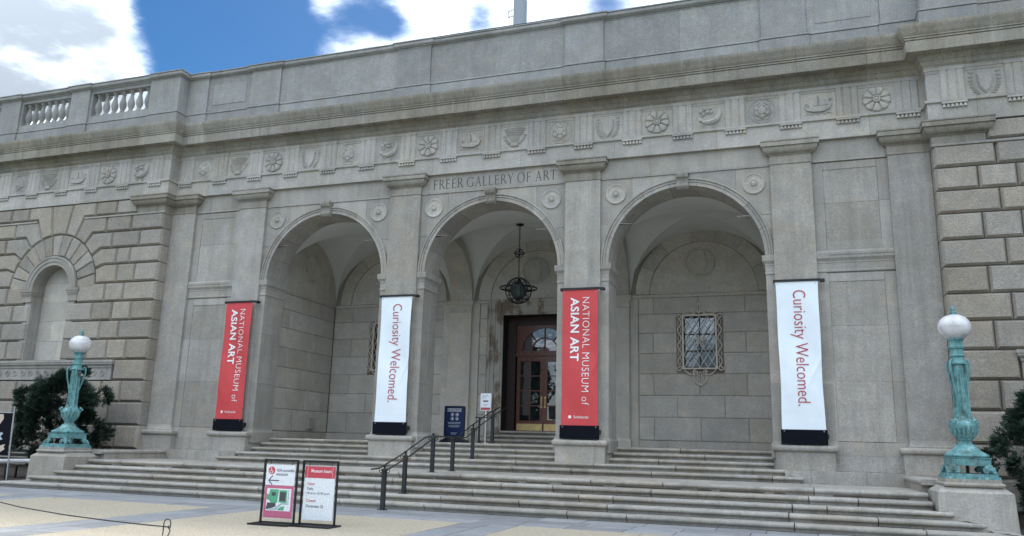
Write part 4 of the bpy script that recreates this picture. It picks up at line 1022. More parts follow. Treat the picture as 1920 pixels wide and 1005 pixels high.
# ------------------------------------------------------------------ cheek walls with lamp pedestals
LX, LY = 11.42, -3.55
for s in (-1, 1):
    ck = thing('cheek_wall', 'low granite wall with lamp pedestal at the %s end of the steps' % ('left' if s < 0 else 'right'), 'wall', (s*LX, LY, 0), 'cheek walls of the steps', True)
    w2 = .63; yb, yf = LY+.70, LY-.56
    a, b = LX-w2, LX+w2
    v0 = [(s*a, yf), (s*b, yf), (s*b, yb), (s*a, yb)]
    q = MB(); zt0, zt1 = .80, .93; i_ = .16
    lo = [(s*a-s*.03, yf-.03), (s*b+s*.03, yf-.03), (s*b+s*.03, yb), (s*a-s*.03, yb)]
    hi = [(s*(a+i_), yf+i_), (s*(b-i_), yf+i_), (s*(b-i_), yb-.05), (s*(a+i_), yb-.05)]
    q.add([(x, y, -.1) for x, y in lo]+[(x, y, zt0) for x, y in v0]+[(x, y, zt1) for x, y in hi], [(0,1,2,3),(0,1,5,4),(1,2,6,5),(2,3,7,6),(3,0,4,7),(4,5,9,8),(5,6,10,9),(6,7,11,10),(7,4,8,11),(8,9,10,11)])
    q.build('pedestal', 'step', ck)
    h = .47; cap = [(s*LX-h, LY-h), (s*LX+h, LY-h), (s*LX+h, LY+h), (s*LX-h, LY+h)]
    MB().sweep(cap, [(-.3, .90), (.0, .90), (.03, .915), (.045, .945), (.03, .975), (.0, .985), (0, 1.045), (-.3, 1.045)], True).box(s*LX-.3, s*LX+.3, LY-.3, LY+.3, .9, 1.0448).build('pedestal_cap', 'step', ck, 30)
    xa, xb = sorted((s*(a-.12), s*(a+.34)))
    low = [(xa, yb), (xb, yb), (xb, -.44), (xa, -.44)]
    MB().box(xa, xb, yb-.01, -.435, .2, .88).build('low_wall', 'step', ck)
    pth = [(xa, -.44), (xa, yb-.2)] if s > 0 else [(xb, yb-.2), (xb, -.44)]
    MB().sweep(pth, [(-.42, .88), (.0, .88), (.022, .89), (.035, .92), (.035, .95), (.01, .985), (-.42, .99)]).build('wall_coping', 'step', ck, 30)
# ------------------------------------------------------------------ verdigris lamp posts
def lamp():
    L = thing('lamp_post', '', 'lamp post', (0, 0, 0), 'verdigris lamps flanking the steps')
    MB().box(-.46, .46, -.46, .46, 0, .05).box(-.43, .43, -.43, .43, .05, .10).build('base_plate', 'verdigris', L)
    MB().lathe([(0, .10), (.03, .10), (.03, .30), (0, .30)], 10).build('conduit', 'black', L)
    for sx in (-1, 1):
        for sy in (-1, 1):
            ft = MB(); d = .7071*1.06
            for r0, z0, q in ((.47, .145, .062), (.40, .19, .085), (.335, .275, .075), (.44, .115, .05), (.515, .115, .04)):
                ft.lathe([(0, -q), (q*.55, -q*.8), (q*.92, -q*.35), (q, .1*q), (q*.8, .6*q), (q*.4, .92*q), (0, q)], 12, (sx*r0*d, sy*r0*d, z0+q*.25), rf=lambda r, z, a: r*(1-.16*(.5+.5*math.cos(6*a))))
            for o in (0, 1):                # side volutes
                bx_, by_ = (.245, .40) if o else (.40, .245)
                ft.tube([(sx*(bx_+(.055*(1-.75*k/16)*math.cos(k*.7) if o else 0)), sy*(by_+(0 if o else .055*(1-.75*k/16)*math.cos(k*.7))), .165+.055*(1-.75*k/16)*math.sin(k*.7)) for k in range(17)], .019, 6)
            ft.build('claw_foot', 'verdigris', L, 50)
    sq = lambda p: (lambda r, z, a: r*(1/max(abs(math.cos(a)), abs(math.sin(a))))**p)
    MB().lathe([(0, .25), (.34, .25), (.345, .27), (.345, .375), (.36, .385), (.36, .40), (0, .40)], 64, rf=sq(1.)).build('base_body', 'verdigris', L, 35)
    MB().lathe([(0, .395), (.355, .395), (.38, .41), (.388, .435), (.375, .465), (.34, .475), (.33, .49), (.30, .505), (.255, .535), (.215, .575), (.185, .62), (.18, .635), (0, .635)], 64, rf=lambda r, z, a: r*(1/max(abs(math.cos(a)), abs(math.sin(a))))**(.30*max(0, (r-.18)/.2))).build('base_cover', 'verdigris', L, 40)
    MB().lathe([(0, .63), (.175, .63), (.175, .645), (.13, .66), (.12, .69), (.125, .72), (.135, .735), (.15, .74), (.15, .755), (0, .755)], 48, rf=lambda r, z, a: r*(1-.2*(.655 < z < .73)*(.5+.5*math.cos(12*a)))).build('neck', 'verdigris', L, 40)
    bowl = MB().lathe([(0, .75), (.14, .75), (.17, .775), (.215, .83), (.243, .90), (.252, .965), (.252, .99), (.262, .995), (.262, 1.025), (.25, 1.03), (0, 1.03)], 96, rf=lambda r, z, a: r*(1-.26*(.78 < z < .955)*(.5+.5*math.cos(16*a))**1.5))
    bowl.build('fluted_bowl', 'verdigris', L, 40)
    sh = [(0, 1.03), (.235, 1.03), (.225, 1.045), (.19, 1.075), (.165, 1.12), (.15, 1.18), (.142, 1.26), (.135, 1.40), (.128, 1.70), (.120, 2.00), (.114, 2.18), (.114, 2.20), (0, 2.20)]
    MB().lathe(sh, 96, rf=lambda r, z, a: r*(1-.20*(abs(math.cos(4*a))**.7)*(1.09 < z < 2.19))).build('fluted_shaft', 'verdigris', L, 40)
    rg_ = MB()
    for k in range(8):
        a = math.pi/8+k*math.pi/4; rg_.tube([(q*math.cos(a), q*math.sin(a), z) for q, z in ((.225, 1.04), (.185, 1.085), (.160, 1.14), (.147, 1.22), (.138, 1.40), (.131, 1.70), (.123, 2.0), (.118, 2.17))], [.016, .014, .012, .011, .011, .011, .010, .010], 6)
    rg_.build('shaft_ridges', 'verdigris', L, 60)
    for k in range(4):                      # upright straps with a leaf band, ring collars, scroll handles
        a = k*math.pi/2+math.pi/4; ca, sa = math.cos(a), math.sin(a)
        pr = [(.26, 1.035), (.295, 1.06), (.285, 1.10), (.25, 1.095), (.262, 1.06)]
        MB().tube([(q*ca, q*sa, z) for q, z in pr], .02, 7).lathe([(0, -.03), (.03, -.02), (.035, 0.), (.02, .035), (0, .045)], 8, (.235*ca, .235*sa, 1.10)).build('corner_scroll', 'verdigris', L, 50)
        hp = [(.135, 1.63), (.15, 1.72), (.18, 1.84), (.215, 1.98), (.235, 2.10), (.237, 2.19), (.225, 2.255), (.195, 2.285), (.165, 2.275), (.148, 2.245), (.152, 2.215), (.175, 2.205), (.19, 2.225), (.18, 2.245)]
        MB().tube([(q*ca, q*sa, z) for q, z in hp], [.014, .018, .02, .022, .022, .022, .02, .019, .018, .016, .015, .014, .012, .01], 8).build('handle', 'verdigris', L, 60)
        b_ = MB()
        for j in range(22): b_.lathe([(0, -.018), (.013, -.008), (.016, 0), (.01, .012), (0, .018)], 6, ((.128-.0006*j)*math.cos(k*math.pi/2), (.128-.0006*j)*math.sin(k*math.pi/2), 1.22+.042*j))
        b_.build('leaf_band', 'verdigris', L, 50)
    MB().lathe([(0, 2.19), (.125, 2.19), (.15, 2.205), (.15, 2.23), (.13, 2.25), (.12, 2.30), (.12, 2.345), (.138, 2.355), (.145, 2.37), (.138, 2.39), (.118, 2.40), (.116, 2.50), (.14, 2.515), (.155, 2.535), (.155, 2.56), (.13, 2.575), (.118, 2.62), (.13, 2.67), (.155, 2.70), (.158, 2.715), (0, 2.715)], 60, rf=lambda r, z, a: r*(1-.2*((2.405 < z < 2.5) or (2.58 < z < 2.69))*(.5+.5*math.cos(10*a)))).build('lamp_collar', 'verdigris', L, 40)
    MB().lathe([(.13, 2.705)]+[(.305*math.cos(t)**.92 if t < 1.5 else .03, 2.955+.255*math.sin(t)) for t in [-1.1+2.62*i/22 for i in range(22)]]+[(.02, 3.208)], 40).tube([(.306*math.cos(2*math.pi*k/40), .306*math.sin(2*math.pi*k/40), 2.955) for k in range(40)], .004, 5, True).build('globe', 'globe', L, 60)
    MB().lathe([(0, 3.19), (.075, 3.195), (.078, 3.215), (.05, 3.225), (.06, 3.245), (.062, 3.255), (.035, 3.27), (.04, 3.285), (.048, 3.31), (.04, 3.34), (.02, 3.365), (.012, 3.395), (0, 3.40)], 20).build('finial', 'verdigris', L, 50)
    return L
l1 = lamp(); l1.location = (-LX, LY, 1.045); l1['label'] = 'verdigris lamp post with white globe on the left pedestal of the steps'
l2 = copy_tree(l1); l2.location = (LX, LY, 1.045); l2['label'] = 'verdigris lamp post with white globe on the right pedestal of the steps'
def words(vs, fs, txt):                       # split laid-out lettering at its word spaces
    n_ = len(txt.split())
    iv = sorted((min(vs[i][0] for i in f), max(vs[i][0] for i in f)) for f in fs); gaps = []; hi = iv[0][1]
    for a, b in iv:
        if a > hi: gaps.append((a-hi, (a+hi)/2))
        hi = max(hi, b)
    cuts = sorted(g[1] for g in sorted(gaps)[::-1][:n_-1])+[1e9]; out = []; lo = -1e9
    for c in cuts:
        sel = [f for f in fs if lo < vs[f[0]][0] < c]; ids = sorted({i for f in sel for i in f}); mp_ = {i: k for k, i in enumerate(ids)}
        out.append(([vs[i] for i in ids], [tuple(mp_[i] for i in f) for f in sel])); lo = c
    return out
# ------------------------------------------------------------------ banners on the pilasters
def banner(px, kind, label, seed):
    rd = random.Random(seed); y0 = PF-.17; b = thing('banner', label, 'banner', (px, y0, 1.63), 'banners on the pilasters', True)
    x0, x1, z0, z1 = px-.515, px+.505, 2.0, 5.72; ph = rd.uniform(0, 6); am = .026+.008*rd.random(); tw = rd.uniform(-.02, .02)
    def wv(x, z):
        t_ = (x-x0)/(x1-x0); q = (z-z0)/(z1-z0); e = math.sin(math.pi*min(1, max(0, q)))
        return y0 - e*(am*math.sin(2.1*z+ph+2*t_)+.5*am*math.sin(5.3*t_+1.3*z+ph*2)) - .030*e*math.exp(-((t_-1)/.16)**2)*math.sin(1.7*z+ph) - .030*math.exp(-(((z-z0-.9)-1.9*(t_-.55))/.12)**2)*max(0, t_-.35)*e - .0055*e*math.sin(13*t_+3.1*z+ph)*math.sin(4.7*z+2*ph) - .012*e*math.exp(-((t_-.12-.1*math.sin(z+ph))/.07)**2)*math.sin(1.1*z+ph*.7)
    def edge(x, z):                         # the free edges draw in a little
        q = (z-z0)/(z1-z0); k = math.sin(math.pi*q); t_ = (x-x0)/(x1-x0)
        return x - (.028 if kind == 'white' else .02)*k*(t_-.5)*2*(.6+.4*math.sin(2.3*z+ph))
    nx, nz = 44, 130; v = [];
    for j in range(nz+1):
        for i in range(nx+1):
            x = x0+(x1-x0)*i/nx; z = z0+(z1-z0)*j/nz; v.append((edge(x, z), wv(x, z), z))
    n0 = len(v); v += [(p[0], p[1]+.003, p[2]) for p in v]; f = []
    for j in range(nz):
        for i in range(nx):
            q = (j*(nx+1)+i, j*(nx+1)+i+1, (j+1)*(nx+1)+i+1, (j+1)*(nx+1)+i); f += [q, tuple(n0+k for k in q[::-1])]
    for i in range(nx): f += [(i, i+1, n0+i+1, n0+i), (nz*(nx+1)+i, nz*(nx+1)+i+1, n0+nz*(nx+1)+i+1, n0+nz*(nx+1)+i)]
    for j in range(nz):
        for c_ in (0, nx): f.append((j*(nx+1)+c_, (j+1)*(nx+1)+c_, n0+(j+1)*(nx+1)+c_, n0+j*(nx+1)+c_))
    cl = MB().add(v, f).build('cloth', 'red' if kind == 'red' else 'white', b, 60)
    MB().box(x0-.03, x1+.03, y0-.028, y0+.032, 1.645, 2.0).build('bottom_hem', 'navy', b)
    MB().box(x0-.04, x1+.05, y0-.025, y0+.03, 5.715, 5.775).box(x1+.05, x1+.17, y0-.02, PF+.0, 5.70, 5.765).box(x0-.06, x0-.035, y0-.03, PF, 5.70, 5.765).build('top_arm', 'black', b)
    MB().box(x1-.02, x1+.06, y0-.01, PF, 1.78, 1.90).build('lower_bracket', 'black', b)
    gm = MB()
    for x in (x0+.05, x1-.05):
        for z in (z1-.06, 1.96): gm.lathe([(0, 0), (.013, 0), (.013, .004), (0, .005)], 10, (x, (wv(x, z)-.002) if z > 2 else y0-.029, z), lambda a_, b_, c_: (a_, -c_, b_))
    gm.build('grommets', 'steel', b)
    def vert(name, txt, fx0, fx1, q0, q1, mat, off=0., sp=1.):      # reads downwards, letter tops to the right
        L = (q1-q0)*(z1-z0); h = (fx1-fx0)*(x1-x0)
        v2, f2 = fit(text2d(txt, 1., off, sp), L, h)
        def mpf(a_, b_):
            z = z1-q0*(z1-z0)-a_; x = x0+fx0*(x1-x0)+b_; return (edge(x, z), wv(x, z)-.012, z)
        bm = bmesh.new(); me = bpy.data.meshes.new('t'); me.from_pydata([(p[0], p[1], 0) for p in v2], [], f2); bm.from_mesh(me)
        bmesh.ops.triangulate(bm, faces=bm.faces)
        for _ in range(2):
            lg = [e for e in bm.edges if e.calc_length() > .09]
            if lg: bmesh.ops.subdivide_edges(bm, edges=lg, cuts=1); bmesh.ops.triangulate(bm, faces=bm.faces)
        bm.verts.index_update(); vs = [(q.co.x, q.co.y) for q in bm.verts]; ff = [tuple(q.index for q in fc.verts) for fc in bm.faces]; bm.free(); bpy.data.meshes.remove(me)
        for vv, f3 in words(vs, ff, txt): MB().add([mpf(*q) for q in vv], f3).build(name, mat, cl)
    if kind == 'white': vert('lettering', 'Curiosity Welcomed.', .30, .70, .062, .845, 'ink_red', -.007, 1.0)
    else:
        vert('lettering', 'NATIONAL MUSEUM of', .57, .765, .06, .855, 'ink_white', -.012, 1.08)
        vert('lettering', 'ASIAN ART', .235, .475, .06, .535, 'ink_white', .024, 1.06)
        zc, xc = z1-.94*(z1-z0), x0+.24*(x1-x0); pts = [((.052 if k % 2 else .036)*math.cos(math.pi*k/12)+xc, (.052 if k % 2 else .036)*math.sin(math.pi*k/12)+zc) for k in range(24)]
        MB().add([(u, wv(u, w_)-.0065, w_) for u, w_ in pts], [tuple(range(24))]).build('sun_emblem', 'ink_white', cl)
        v2, f2 = fit(text2d('Smithsonian', 1.), .41, .075); MB().add([(x0+.35*(x1-x0)+a_, wv(x0+.35*(x1-x0)+a_, zc-.035+b_)-.0065, zc-.035+b_) for a_, b_ in v2], f2).build('lettering', 'ink_white', cl)
banner(PILX[0], 'red', 'red museum banner on the pilaster left of the left arch', 3)
banner(PILX[1], 'white', 'white banner with red lettering on the pilaster behind the handrail', 8)
banner(PILX[2], 'red', 'red museum banner on the pilaster beside the door', 14)
banner(PILX[3], 'white', 'white banner with red lettering on the pilaster right of the grilled window', 21)
# ------------------------------------------------------------------ handrail on the steps
HX = -.25
hr = thing('handrail', 'dark iron double handrail with posts climbing the steps to the door', 'handrail', (HX, -5.3, 0), None, True)
posts = [(-5.35, 0.), (-4.36, LD-3*r_), (-2.86, LD), (-1.60, LD), (-.20, FL-3*r_), (1.36, FL)]
for y, z in posts:
    flat = y in (-1.60,)
    q = MB().box(HX-.043, HX+.043, y-.043, y+.043, z+.012, z+.84).box(HX-.085, HX+.085, y-.085, y+.085, z, z+.014)
    q.build('post', 'iron', hr)
    q = MB().box(HX-.062, HX+.062, y-.062, y+.062, z+.825, z+.85)
    if not flat: q.lathe([(0, .845), (.05, .85), (.03, .875), (.018, .885), (.03, .905), (.036, .925), (.028, .948), (0, .96)], 14, (HX, y, z))
    for s in (-1, 1): q.tube([(HX+s*.05, y, z+.80), (HX+s*.085, y, z+.775), (HX+s*.12, y, z+.80), (HX+s*.125, y, z+.845)], .011, 6)
    q.build('post_cap', 'iron', hr, 40)
for s in (-1, 1):
    x = HX+s*.125
    pts = [(x, -5.72, .862), (x, -5.36, .872), (x, -5.25, .905), (x, -4.36, .30+.87-.02), (x, -3.10, LD+.83), (x, -2.86, LD+.872), (x, -1.60, LD+.872), (x, -1.05, LD+.872), (x, -.92, LD+.90), (x, -.20, FL-3*r_+.872), (x, 1.20, FL+.845), (x, 1.36, FL+.90), (x, 2.3, 2.58)]
    MB().tube(pts[:4], .017, 10).build('rail', 'brass_rail', hr, 60); MB().tube(pts[3:9], .017, 10).build('rail', 'iron', hr, 60); MB().tube(pts[8:], .017, 10).build('rail', 'iron', hr, 60)
# small black stand and signs in the porch
gs = thing('barrier_stand', 'thin black post with a horizontal top bar beside the white sign', 'barrier', (-.70, 1.42, FL), None, True)
MB().box(-.725, -.675, 1.395, 1.445, FL+.012, FL+.75).build('post', 'black', gs); MB().box(-.84, -.40, 1.40, 1.44, FL+.75, FL+.775).build('top_bar', 'black', gs); MB().lathe([(0, 0), (.09, 0), (.09, .012), (0, .014)], 20, (-.70, 1.42, FL)).build('foot', 'black', gs)
ws = thing('notice_post', 'white notice board with red footer on a thin white post beside the door', 'sign', (-.60, 1.68, FL), None, True)
MB().box(-.617, -.583, 1.663, 1.697, FL+.01, FL+1.0).build('post', 'whitepaint', ws); MB().box(-.72, -.48, 1.58, 1.78, FL, FL+.012).build('foot', 'whitepaint', ws)
pn = MB().box(-.775, -.425, 1.64, 1.662, FL+.98, FL+1.50).build('panel', 'board', ws)
MB().box(-.755, -.445, 1.636, 1.6405, FL+1.0, FL+1.07).build('footer', 'ink_red', pn)
MB().box(-.69, -.52, 1.637, 1.6405, FL+1.24, FL+1.285).build('headline', 'ink_grey', pn)
for i, (z, a, b) in enumerate(((1.42, -.73, -.50), (1.385, -.73, -.56), (1.35, -.73, -.62), (1.16, -.68, -.53), (1.125, -.66, -.56))): MB().box(a, b, 1.638, 1.6405, FL+z, FL+z+.016).build('text_line', 'feather2', pn)
bs = thing('blue_sign', 'navy blue portrait notice sign on a black curved foot in the porch', 'sign', (-1.74, 2.0, FL), None, True)
o = [(-2.22, 0), (-2.14, .07), (-2.02, .12), (-1.90, .20), (-1.60, .20), (-1.48, .12), (-1.36, .07), (-1.28, 0)]
MB().prism([(u, FL+w_) for u, w_ in o], -.16, .16, XZ(2.0)).build('foot', 'bluedk', bs)
oo = []
for cx_, cz_, a in ((-1.46, 2.54, 0), (-2.06, 2.54, 90), (-2.06, 1.69, 180), (-1.46, 1.69, 270)): oo += [(cx_+.05*math.cos(rad(a+q)), cz_+.05*math.sin(rad(a+q))) for q in (0, 30, 60, 90)]
MB().prism(oo, -.03, .02, XZ(2.0)).build('frame', 'bluedk', bs)
pn = MB().prism(inset(oo, .035), -.034, -.02, XZ(2.0)).build('panel', 'blue', bs)
BT = lambda txt, zc, w_, h, mat='ink_white': (lambda vf: MB().add([(-1.76-w_/2+a, 1.9645, zc+b) for a, b in vf[0]], vf[1]).build('text_line', mat, pn))(fit(text2d(txt, 1.), w_, h))
def lines(w_, z, n_, mat='ink_white'):
    for i in range(n_):
        ww = w_*(1-.12*(i % 2)); x = -1.76-ww/2
        while x < -1.76+ww/2-.02:
            L = RND.uniform(.02, .055); MB().box(x, min(x+L, -1.76+ww/2), 1.9642, 1.9665, z-i*.036, z-i*.036+.017).build('printed_word', mat, pn); x += L+.012
lines(.50, 2.49, 3); lines(.44, 2.07, 2, 'feather2'); lines(.40, 1.97, 2, 'feather2'); lines(.20, 1.75, 2, 'feather2')
for i, (x, z) in enumerate(((-1.83, 2.325), (-1.67, 2.325), (-1.83, 2.195), (-1.67, 2.195))):
    q = MB().tube([(x+.05*math.cos(a), 1.9645, z+.05*math.sin(a)) for a in [2*math.pi*k/20 for k in range(20)]], .004, 4, True)
    q.prism([(x-.025, z-.02), (x+.02, z-.028), (x+.028, z+.012), (x-.005, z+.03)], -.036, -.034, XZ(2.0)); q.build('round_icon', 'ink_white', pn)
# ------------------------------------------------------------------ lantern in the middle bay
ln = thing('hanging_lantern', 'dark iron sphere lantern with horizontal ring hanging by a chain in the middle arch', 'lantern', (0, 2.72, 8.63), None, True)
c_ = Vector((0, 2.72, 6.36))
MB().lathe([(0, 8.63), (.03, 8.63), (.05, 8.60), (.13, 8.59), (.13, 8.57), (.06, 8.555), (.02, 8.52), (0, 8.52)], 16, (0, 2.72, 0)).build('ceiling_rose', 'black', ln, 40)
ch = MB(); z = 8.55; k = 0
while z > 6.80:
    ax = (1, 0) if k % 2 else (0, 1)
    ch.tube([(ax[0]*.022*math.cos(a), 2.72+ax[1]*.022*math.cos(a), z-.045+.05*math.sin(a)) for a in [2*math.pi*j/8 for j in range(8)]], .008, 4, True); z -= .078; k += 1
ch.build('chain', 'black', ln)
q = MB()
for k in range(3):
    a0 = k*math.pi/3; q.tube([(.15*math.cos(t_)*math.cos(a0), 2.72+.15*math.cos(t_)*math.sin(a0), 7.62+.15*math.sin(t_)) for t_ in [2*math.pi*j/24 for j in range(24)]], .011, 5, True)
q.tube([(.17*math.cos(t_), 2.72+.17*math.sin(t_), 7.62) for t_ in [2*math.pi*j/24 for j in range(24)]], .016, 5, True)
q.build('chain_orb', 'black', ln)
q = MB(); RS = .43
for k in range(6):
    a0 = k*math.pi/6; q.tube([(RS*math.cos(t_)*math.cos(a0), 2.72+RS*math.cos(t_)*math.sin(a0), 6.36+RS*math.sin(t_)) for t_ in [2*math.pi*j/40 for j in range(40)]], .013, 6, True)
for la in (-.85, -.5, .5):
    q.tube([(RS*math.cos(la)*math.cos(t_), 2.72+RS*math.cos(la)*math.sin(t_), 6.36+RS*math.sin(la)) for t_ in [2*math.pi*j/36 for j in range(36)]], .011, 5, True)
q.build('sphere_cage', 'black', ln, 60)
q = MB().tube([(.60*math.cos(t_), 2.72+.60*math.sin(t_), 6.44) for t_ in [2*math.pi*j/48 for j in range(48)]], .024, 6, True)
q.tube([(.44*math.cos(t_), 2.72+.44*math.sin(t_), 6.44) for t_ in [2*math.pi*j/48 for j in range(48)]], .018, 6, True)
for k in range(12): q.tube([(.43*math.cos(k*math.pi/6), 2.72+.43*math.sin(k*math.pi/6), 6.44), (.60*math.cos(k*math.pi/6), 2.72+.60*math.sin(k*math.pi/6), 6.44)], .01, 5)
q.build('equator_ring', 'black', ln, 60)
MB().lathe([(0, 6.10), (.13, 6.10), (.20, 6.16), (.24, 6.24), (.255, 6.46), (.0, 6.47)], 12, (0, 2.72, 0)).build('glass_body', 'lampglass', ln, 20)
q = MB().lathe([(0, 6.78), (.03, 6.77), (.05, 6.70), (.16, 6.60), (.26, 6.50), (.27, 6.465), (0, 6.465)], 12, (0, 2.72, 0)).lathe([(0, 6.02), (.03, 6.03), (.08, 6.06), (.14, 6.105), (0, 6.12)], 12, (0, 2.72, 0))
for k in range(12): q.tube([(.262*math.cos(k*math.pi/6), 2.72+.262*math.sin(k*math.pi/6), 6.46), (.245*math.cos(k*math.pi/6), 2.72+.245*math.sin(k*math.pi/6), 6.24), (.14*math.cos(k*math.pi/6), 2.72+.14*math.sin(k*math.pi/6), 6.10)], .009, 5)
q.build('lantern_cap', 'black', ln, 30)
# ------------------------------------------------------------------ sign stands on the pavement
def stand(x0, x1, y0, rot, label):
    w_ = x1-x0; s = thing('sign_stand', label, 'sign', (x0, y0, 0), 'sign stands before the steps'); s.rotation_euler = (0, 0, rot)
    MB().box(-.045, w_+.045, -.30, -.262, 0, .028).box(-.045, w_+.045, .10, .138, 0, .028).box(-.045, -.01, -.262, .10, .0, .026).box(w_+.01, w_+.045, -.262, .10, .0, .026).box(-.01, w_+.01, -.262, .10, .004, .016).build('base', 'black', s)
    f = MB().box(0, .030, -.015, .015, .016, 1.10).box(w_-.030, w_, -.015, .015, .016, 1.10).box(.03, w_-.03, -.015, .015, 1.07, 1.10)
    f.build('frame', 'black', s)
    pb = MB().box(.055, w_-.055, -.006, .006, .10, 1.005).build('panel', 'board', s)
    for x in (.13, w_-.13): MB().tube([(x, 0, 1.07), (x+.012, 0, 1.045), (x, 0, 1.02), (x, 0, .985)], .006, 6).build('hook', 'black', s)
    return s, pb, w_
def flat(pb, name, pts, mat, y): return MB().add([(u, y, v) for u, v in pts], [tuple(range(len(pts)))]).build(name, mat, pb)
def txt(pb, t_, x, z, w_, h, mat, y=-.0085, off=.012): 
    v2, f2 = fit(text2d(t_, 1., off), w_, h)
    for vv, ff in words(v2, f2, t_): MB().add([(x+a, y, z+b) for a, b in vv], ff).build('lettering', mat, pb)
ROT = .02
s, pb, w_ = stand(-.665, .03, -9.10, ROT, 'black framed accessible entrance sign with arrow and pink map, left of the pair')
flat(pb, 'pink_field', rect(.057, w_-.057, .105, .655), 'pink', -.0075); flat(pb, 'map_ground', rect(.105, w_-.10, .225, .60), 'board', -.0082)
gx = .105; flat(pb, 'map_lawn', [(gx+.03, .42), (gx+.06, .585), (gx+.24, .585), (gx+.22, .36), (gx+.12, .33)], 'mapgreen', -.0088); flat(pb, 'map_lawn', [(gx+.25, .575), (gx+.41, .575), (gx+.41, .35), (gx+.25, .37)], 'mapgreen', -.0088)
flat(pb, 'map_lawn', [(gx+.0, .50), (gx+.04, .50), (gx+.04, .40), (gx, .41)], 'mapgreen', -.0088); flat(pb, 'map_lawn', [(gx+.22, .235), (gx+.36, .235), (gx+.37, .31), (gx+.29, .29)], 'mapgreen', -.0088)
for q in (rect(gx+.265, gx+.385, .39, .545), rect(gx+.10, gx+.18, .475, .535)): flat(pb, 'map_building', q, 'mapdark', -.0093)
flat(pb, 'map_building', [(gx+.0, .25), (gx+.05, .24), (gx+.20, .30), (gx+.19, .355), (gx+.02, .36)], 'mapdark', -.0093); flat(pb, 'map_road', [(gx+.05, .23), (gx+.2, .235), (gx+.32, .33), (gx+.45, .335), (gx+.45, .36), (gx+.30, .36), (gx+.17, .27), (gx+.05, .26)], 'feather2', -.0096)
flat(pb, 'map_road', rect(gx+.425, gx+.45, .36, .585), 'feather2', -.0093)
flat(pb, 'wheelchair_disc', [(.165+.068*math.cos(math.pi*k/16), .905+.068*math.sin(math.pi*k/16)) for k in range(32)], 'crimson', -.0082)
wc = MB().tube([(.158+.03*math.cos(a), -.009, .885+.03*math.sin(a)) for a in [math.pi*.75+1.5*math.pi*k/14 for k in range(15)]], .0045, 5).tube([(.156, -.009, .945), (.158, -.009, .90), (.182, -.009, .90), (.196, -.009, .87)], .0055, 5).lathe([(0, 0), (.009, 0), (0, .001)], 10, (.156, -.0085, .957), lambda a, b, c: (a, -c, b)); wc.build('wheelchair_symbol', 'ink_white', pb)
txt(pb, 'ADA accessible', .262, .888, .362, .052, 'ink_grey'); txt(pb, 'entrances', .262, .820, .235, .043, 'ink_grey')
MB().prism(bar((.12, .735), (.33, .735), .018), 0, .001, XZ(-.009)).prism(bar((.115, .735), (.195, .815), .018), 0, .001, XZ(-.0093)).prism(bar((.115, .735), (.195, .655+.005), .018), 0, .001, XZ(-.0096)).build('arrow', 'ink_grey', pb)
s, pb, w_ = stand(.065, .775, -9.00, ROT, 'black framed white museum hours sign with red header, right of the pair')
flat(pb, 'red_header', rect(.057, w_-.057, .80, 1.0), 'crimson', -.0075); flat(pb, 'header_rule', rect(.105, .109, .81, .99), 'ink_white', -.008); flat(pb, 'header_rule', rect(w_-.109, w_-.105, .81, .99), 'ink_white', -.008)
txt(pb, 'Museum hours', .18, .895, .40, .055, 'ink_white')
for t_, z, ww, h, m_ in (('Open', .67, .14, .055, 'ink_red'), ('Daily', .585, .125, .058, 'ink_grey'), ('10 a.m.\u20135:30 p.m.', .515, .46, .052, 'ink_grey'), ('Closed', .395, .18, .048, 'ink_red'), ('December 25', .305, .34, .048, 'ink_grey')): txt(pb, t_, .12, z, ww, h, m_)
# ------------------------------------------------------------------ small things
ub = thing('utility_box', 'small grey box mounted low on the porch side wall inside the left arch', 'box', (-8.09, 3.6, 1.8), None, True)
MB().box(-8.085, -7.97, 3.42, 3.78, 1.80, 2.19).build('case', 'boxgrey', ub); MB().box(-7.968, -7.96, 3.44, 3.76, 1.82, 2.17).build('cover', 'boxgrey', ub)
an = thing('rooftop_antenna', 'grey panel antenna on a steel mast above the parapet', 'antenna', (-1.45, 6.0, 16.3), None, True)
MB().tube([(-1.55, 6.0, 16.2), (-1.55, 6.0, 20.6)], .07, 12).build('mast', 'antenna', an)
MB().prism([(-.24+0, -.10), (-.16, -.20), (.0, -.25), (.16, -.20), (.24, -.10), (.24, .1), (-.24, .1)], 16.6, 18.85, lambda u, w_, d: (-1.27+u, 5.85+w_, d)).build('panel', 'antenna', an, 40)
MB().tube([(-1.84, 5.98, 18.55), (-1.55, 5.98, 18.60)], .02, 6).tube([(-1.84, 5.98, 18.28), (-1.55, 5.98, 18.32)], .02, 6).tube([(-1.84, 5.98, 18.28), (-1.84, 5.98, 18.55)], .02, 6).tube([(-1.78, 5.98, 20.2), (-1.8, 5.98, 18.5), (-1.72, 5.98, 17.6)], .012, 5).build('bracket', 'antenna', an)
rp = thing('rope_stake', 'thin black hooked stake holding a low rope in the foreground', 'stake', (-.70, -11.35, 0), None, True)
arcp = [(-.735, -11.35, 0.), (-.735, -11.35, .17)]+[(-.672-.063*math.cos(t_), -11.35, .17+.068*math.sin(t_)) for t_ in [math.pi*k/12 for k in range(1, 13)]]+[(-.609, -11.35, .15), (-.615, -11.35, .115), (-.63, -11.35, .105), (-.648, -11.35, .115), (-.648, -11.35, .135), (-.635, -11.35, .145)]
MB().tube(arcp, .008, 8).build('hook', 'black', rp, 60)
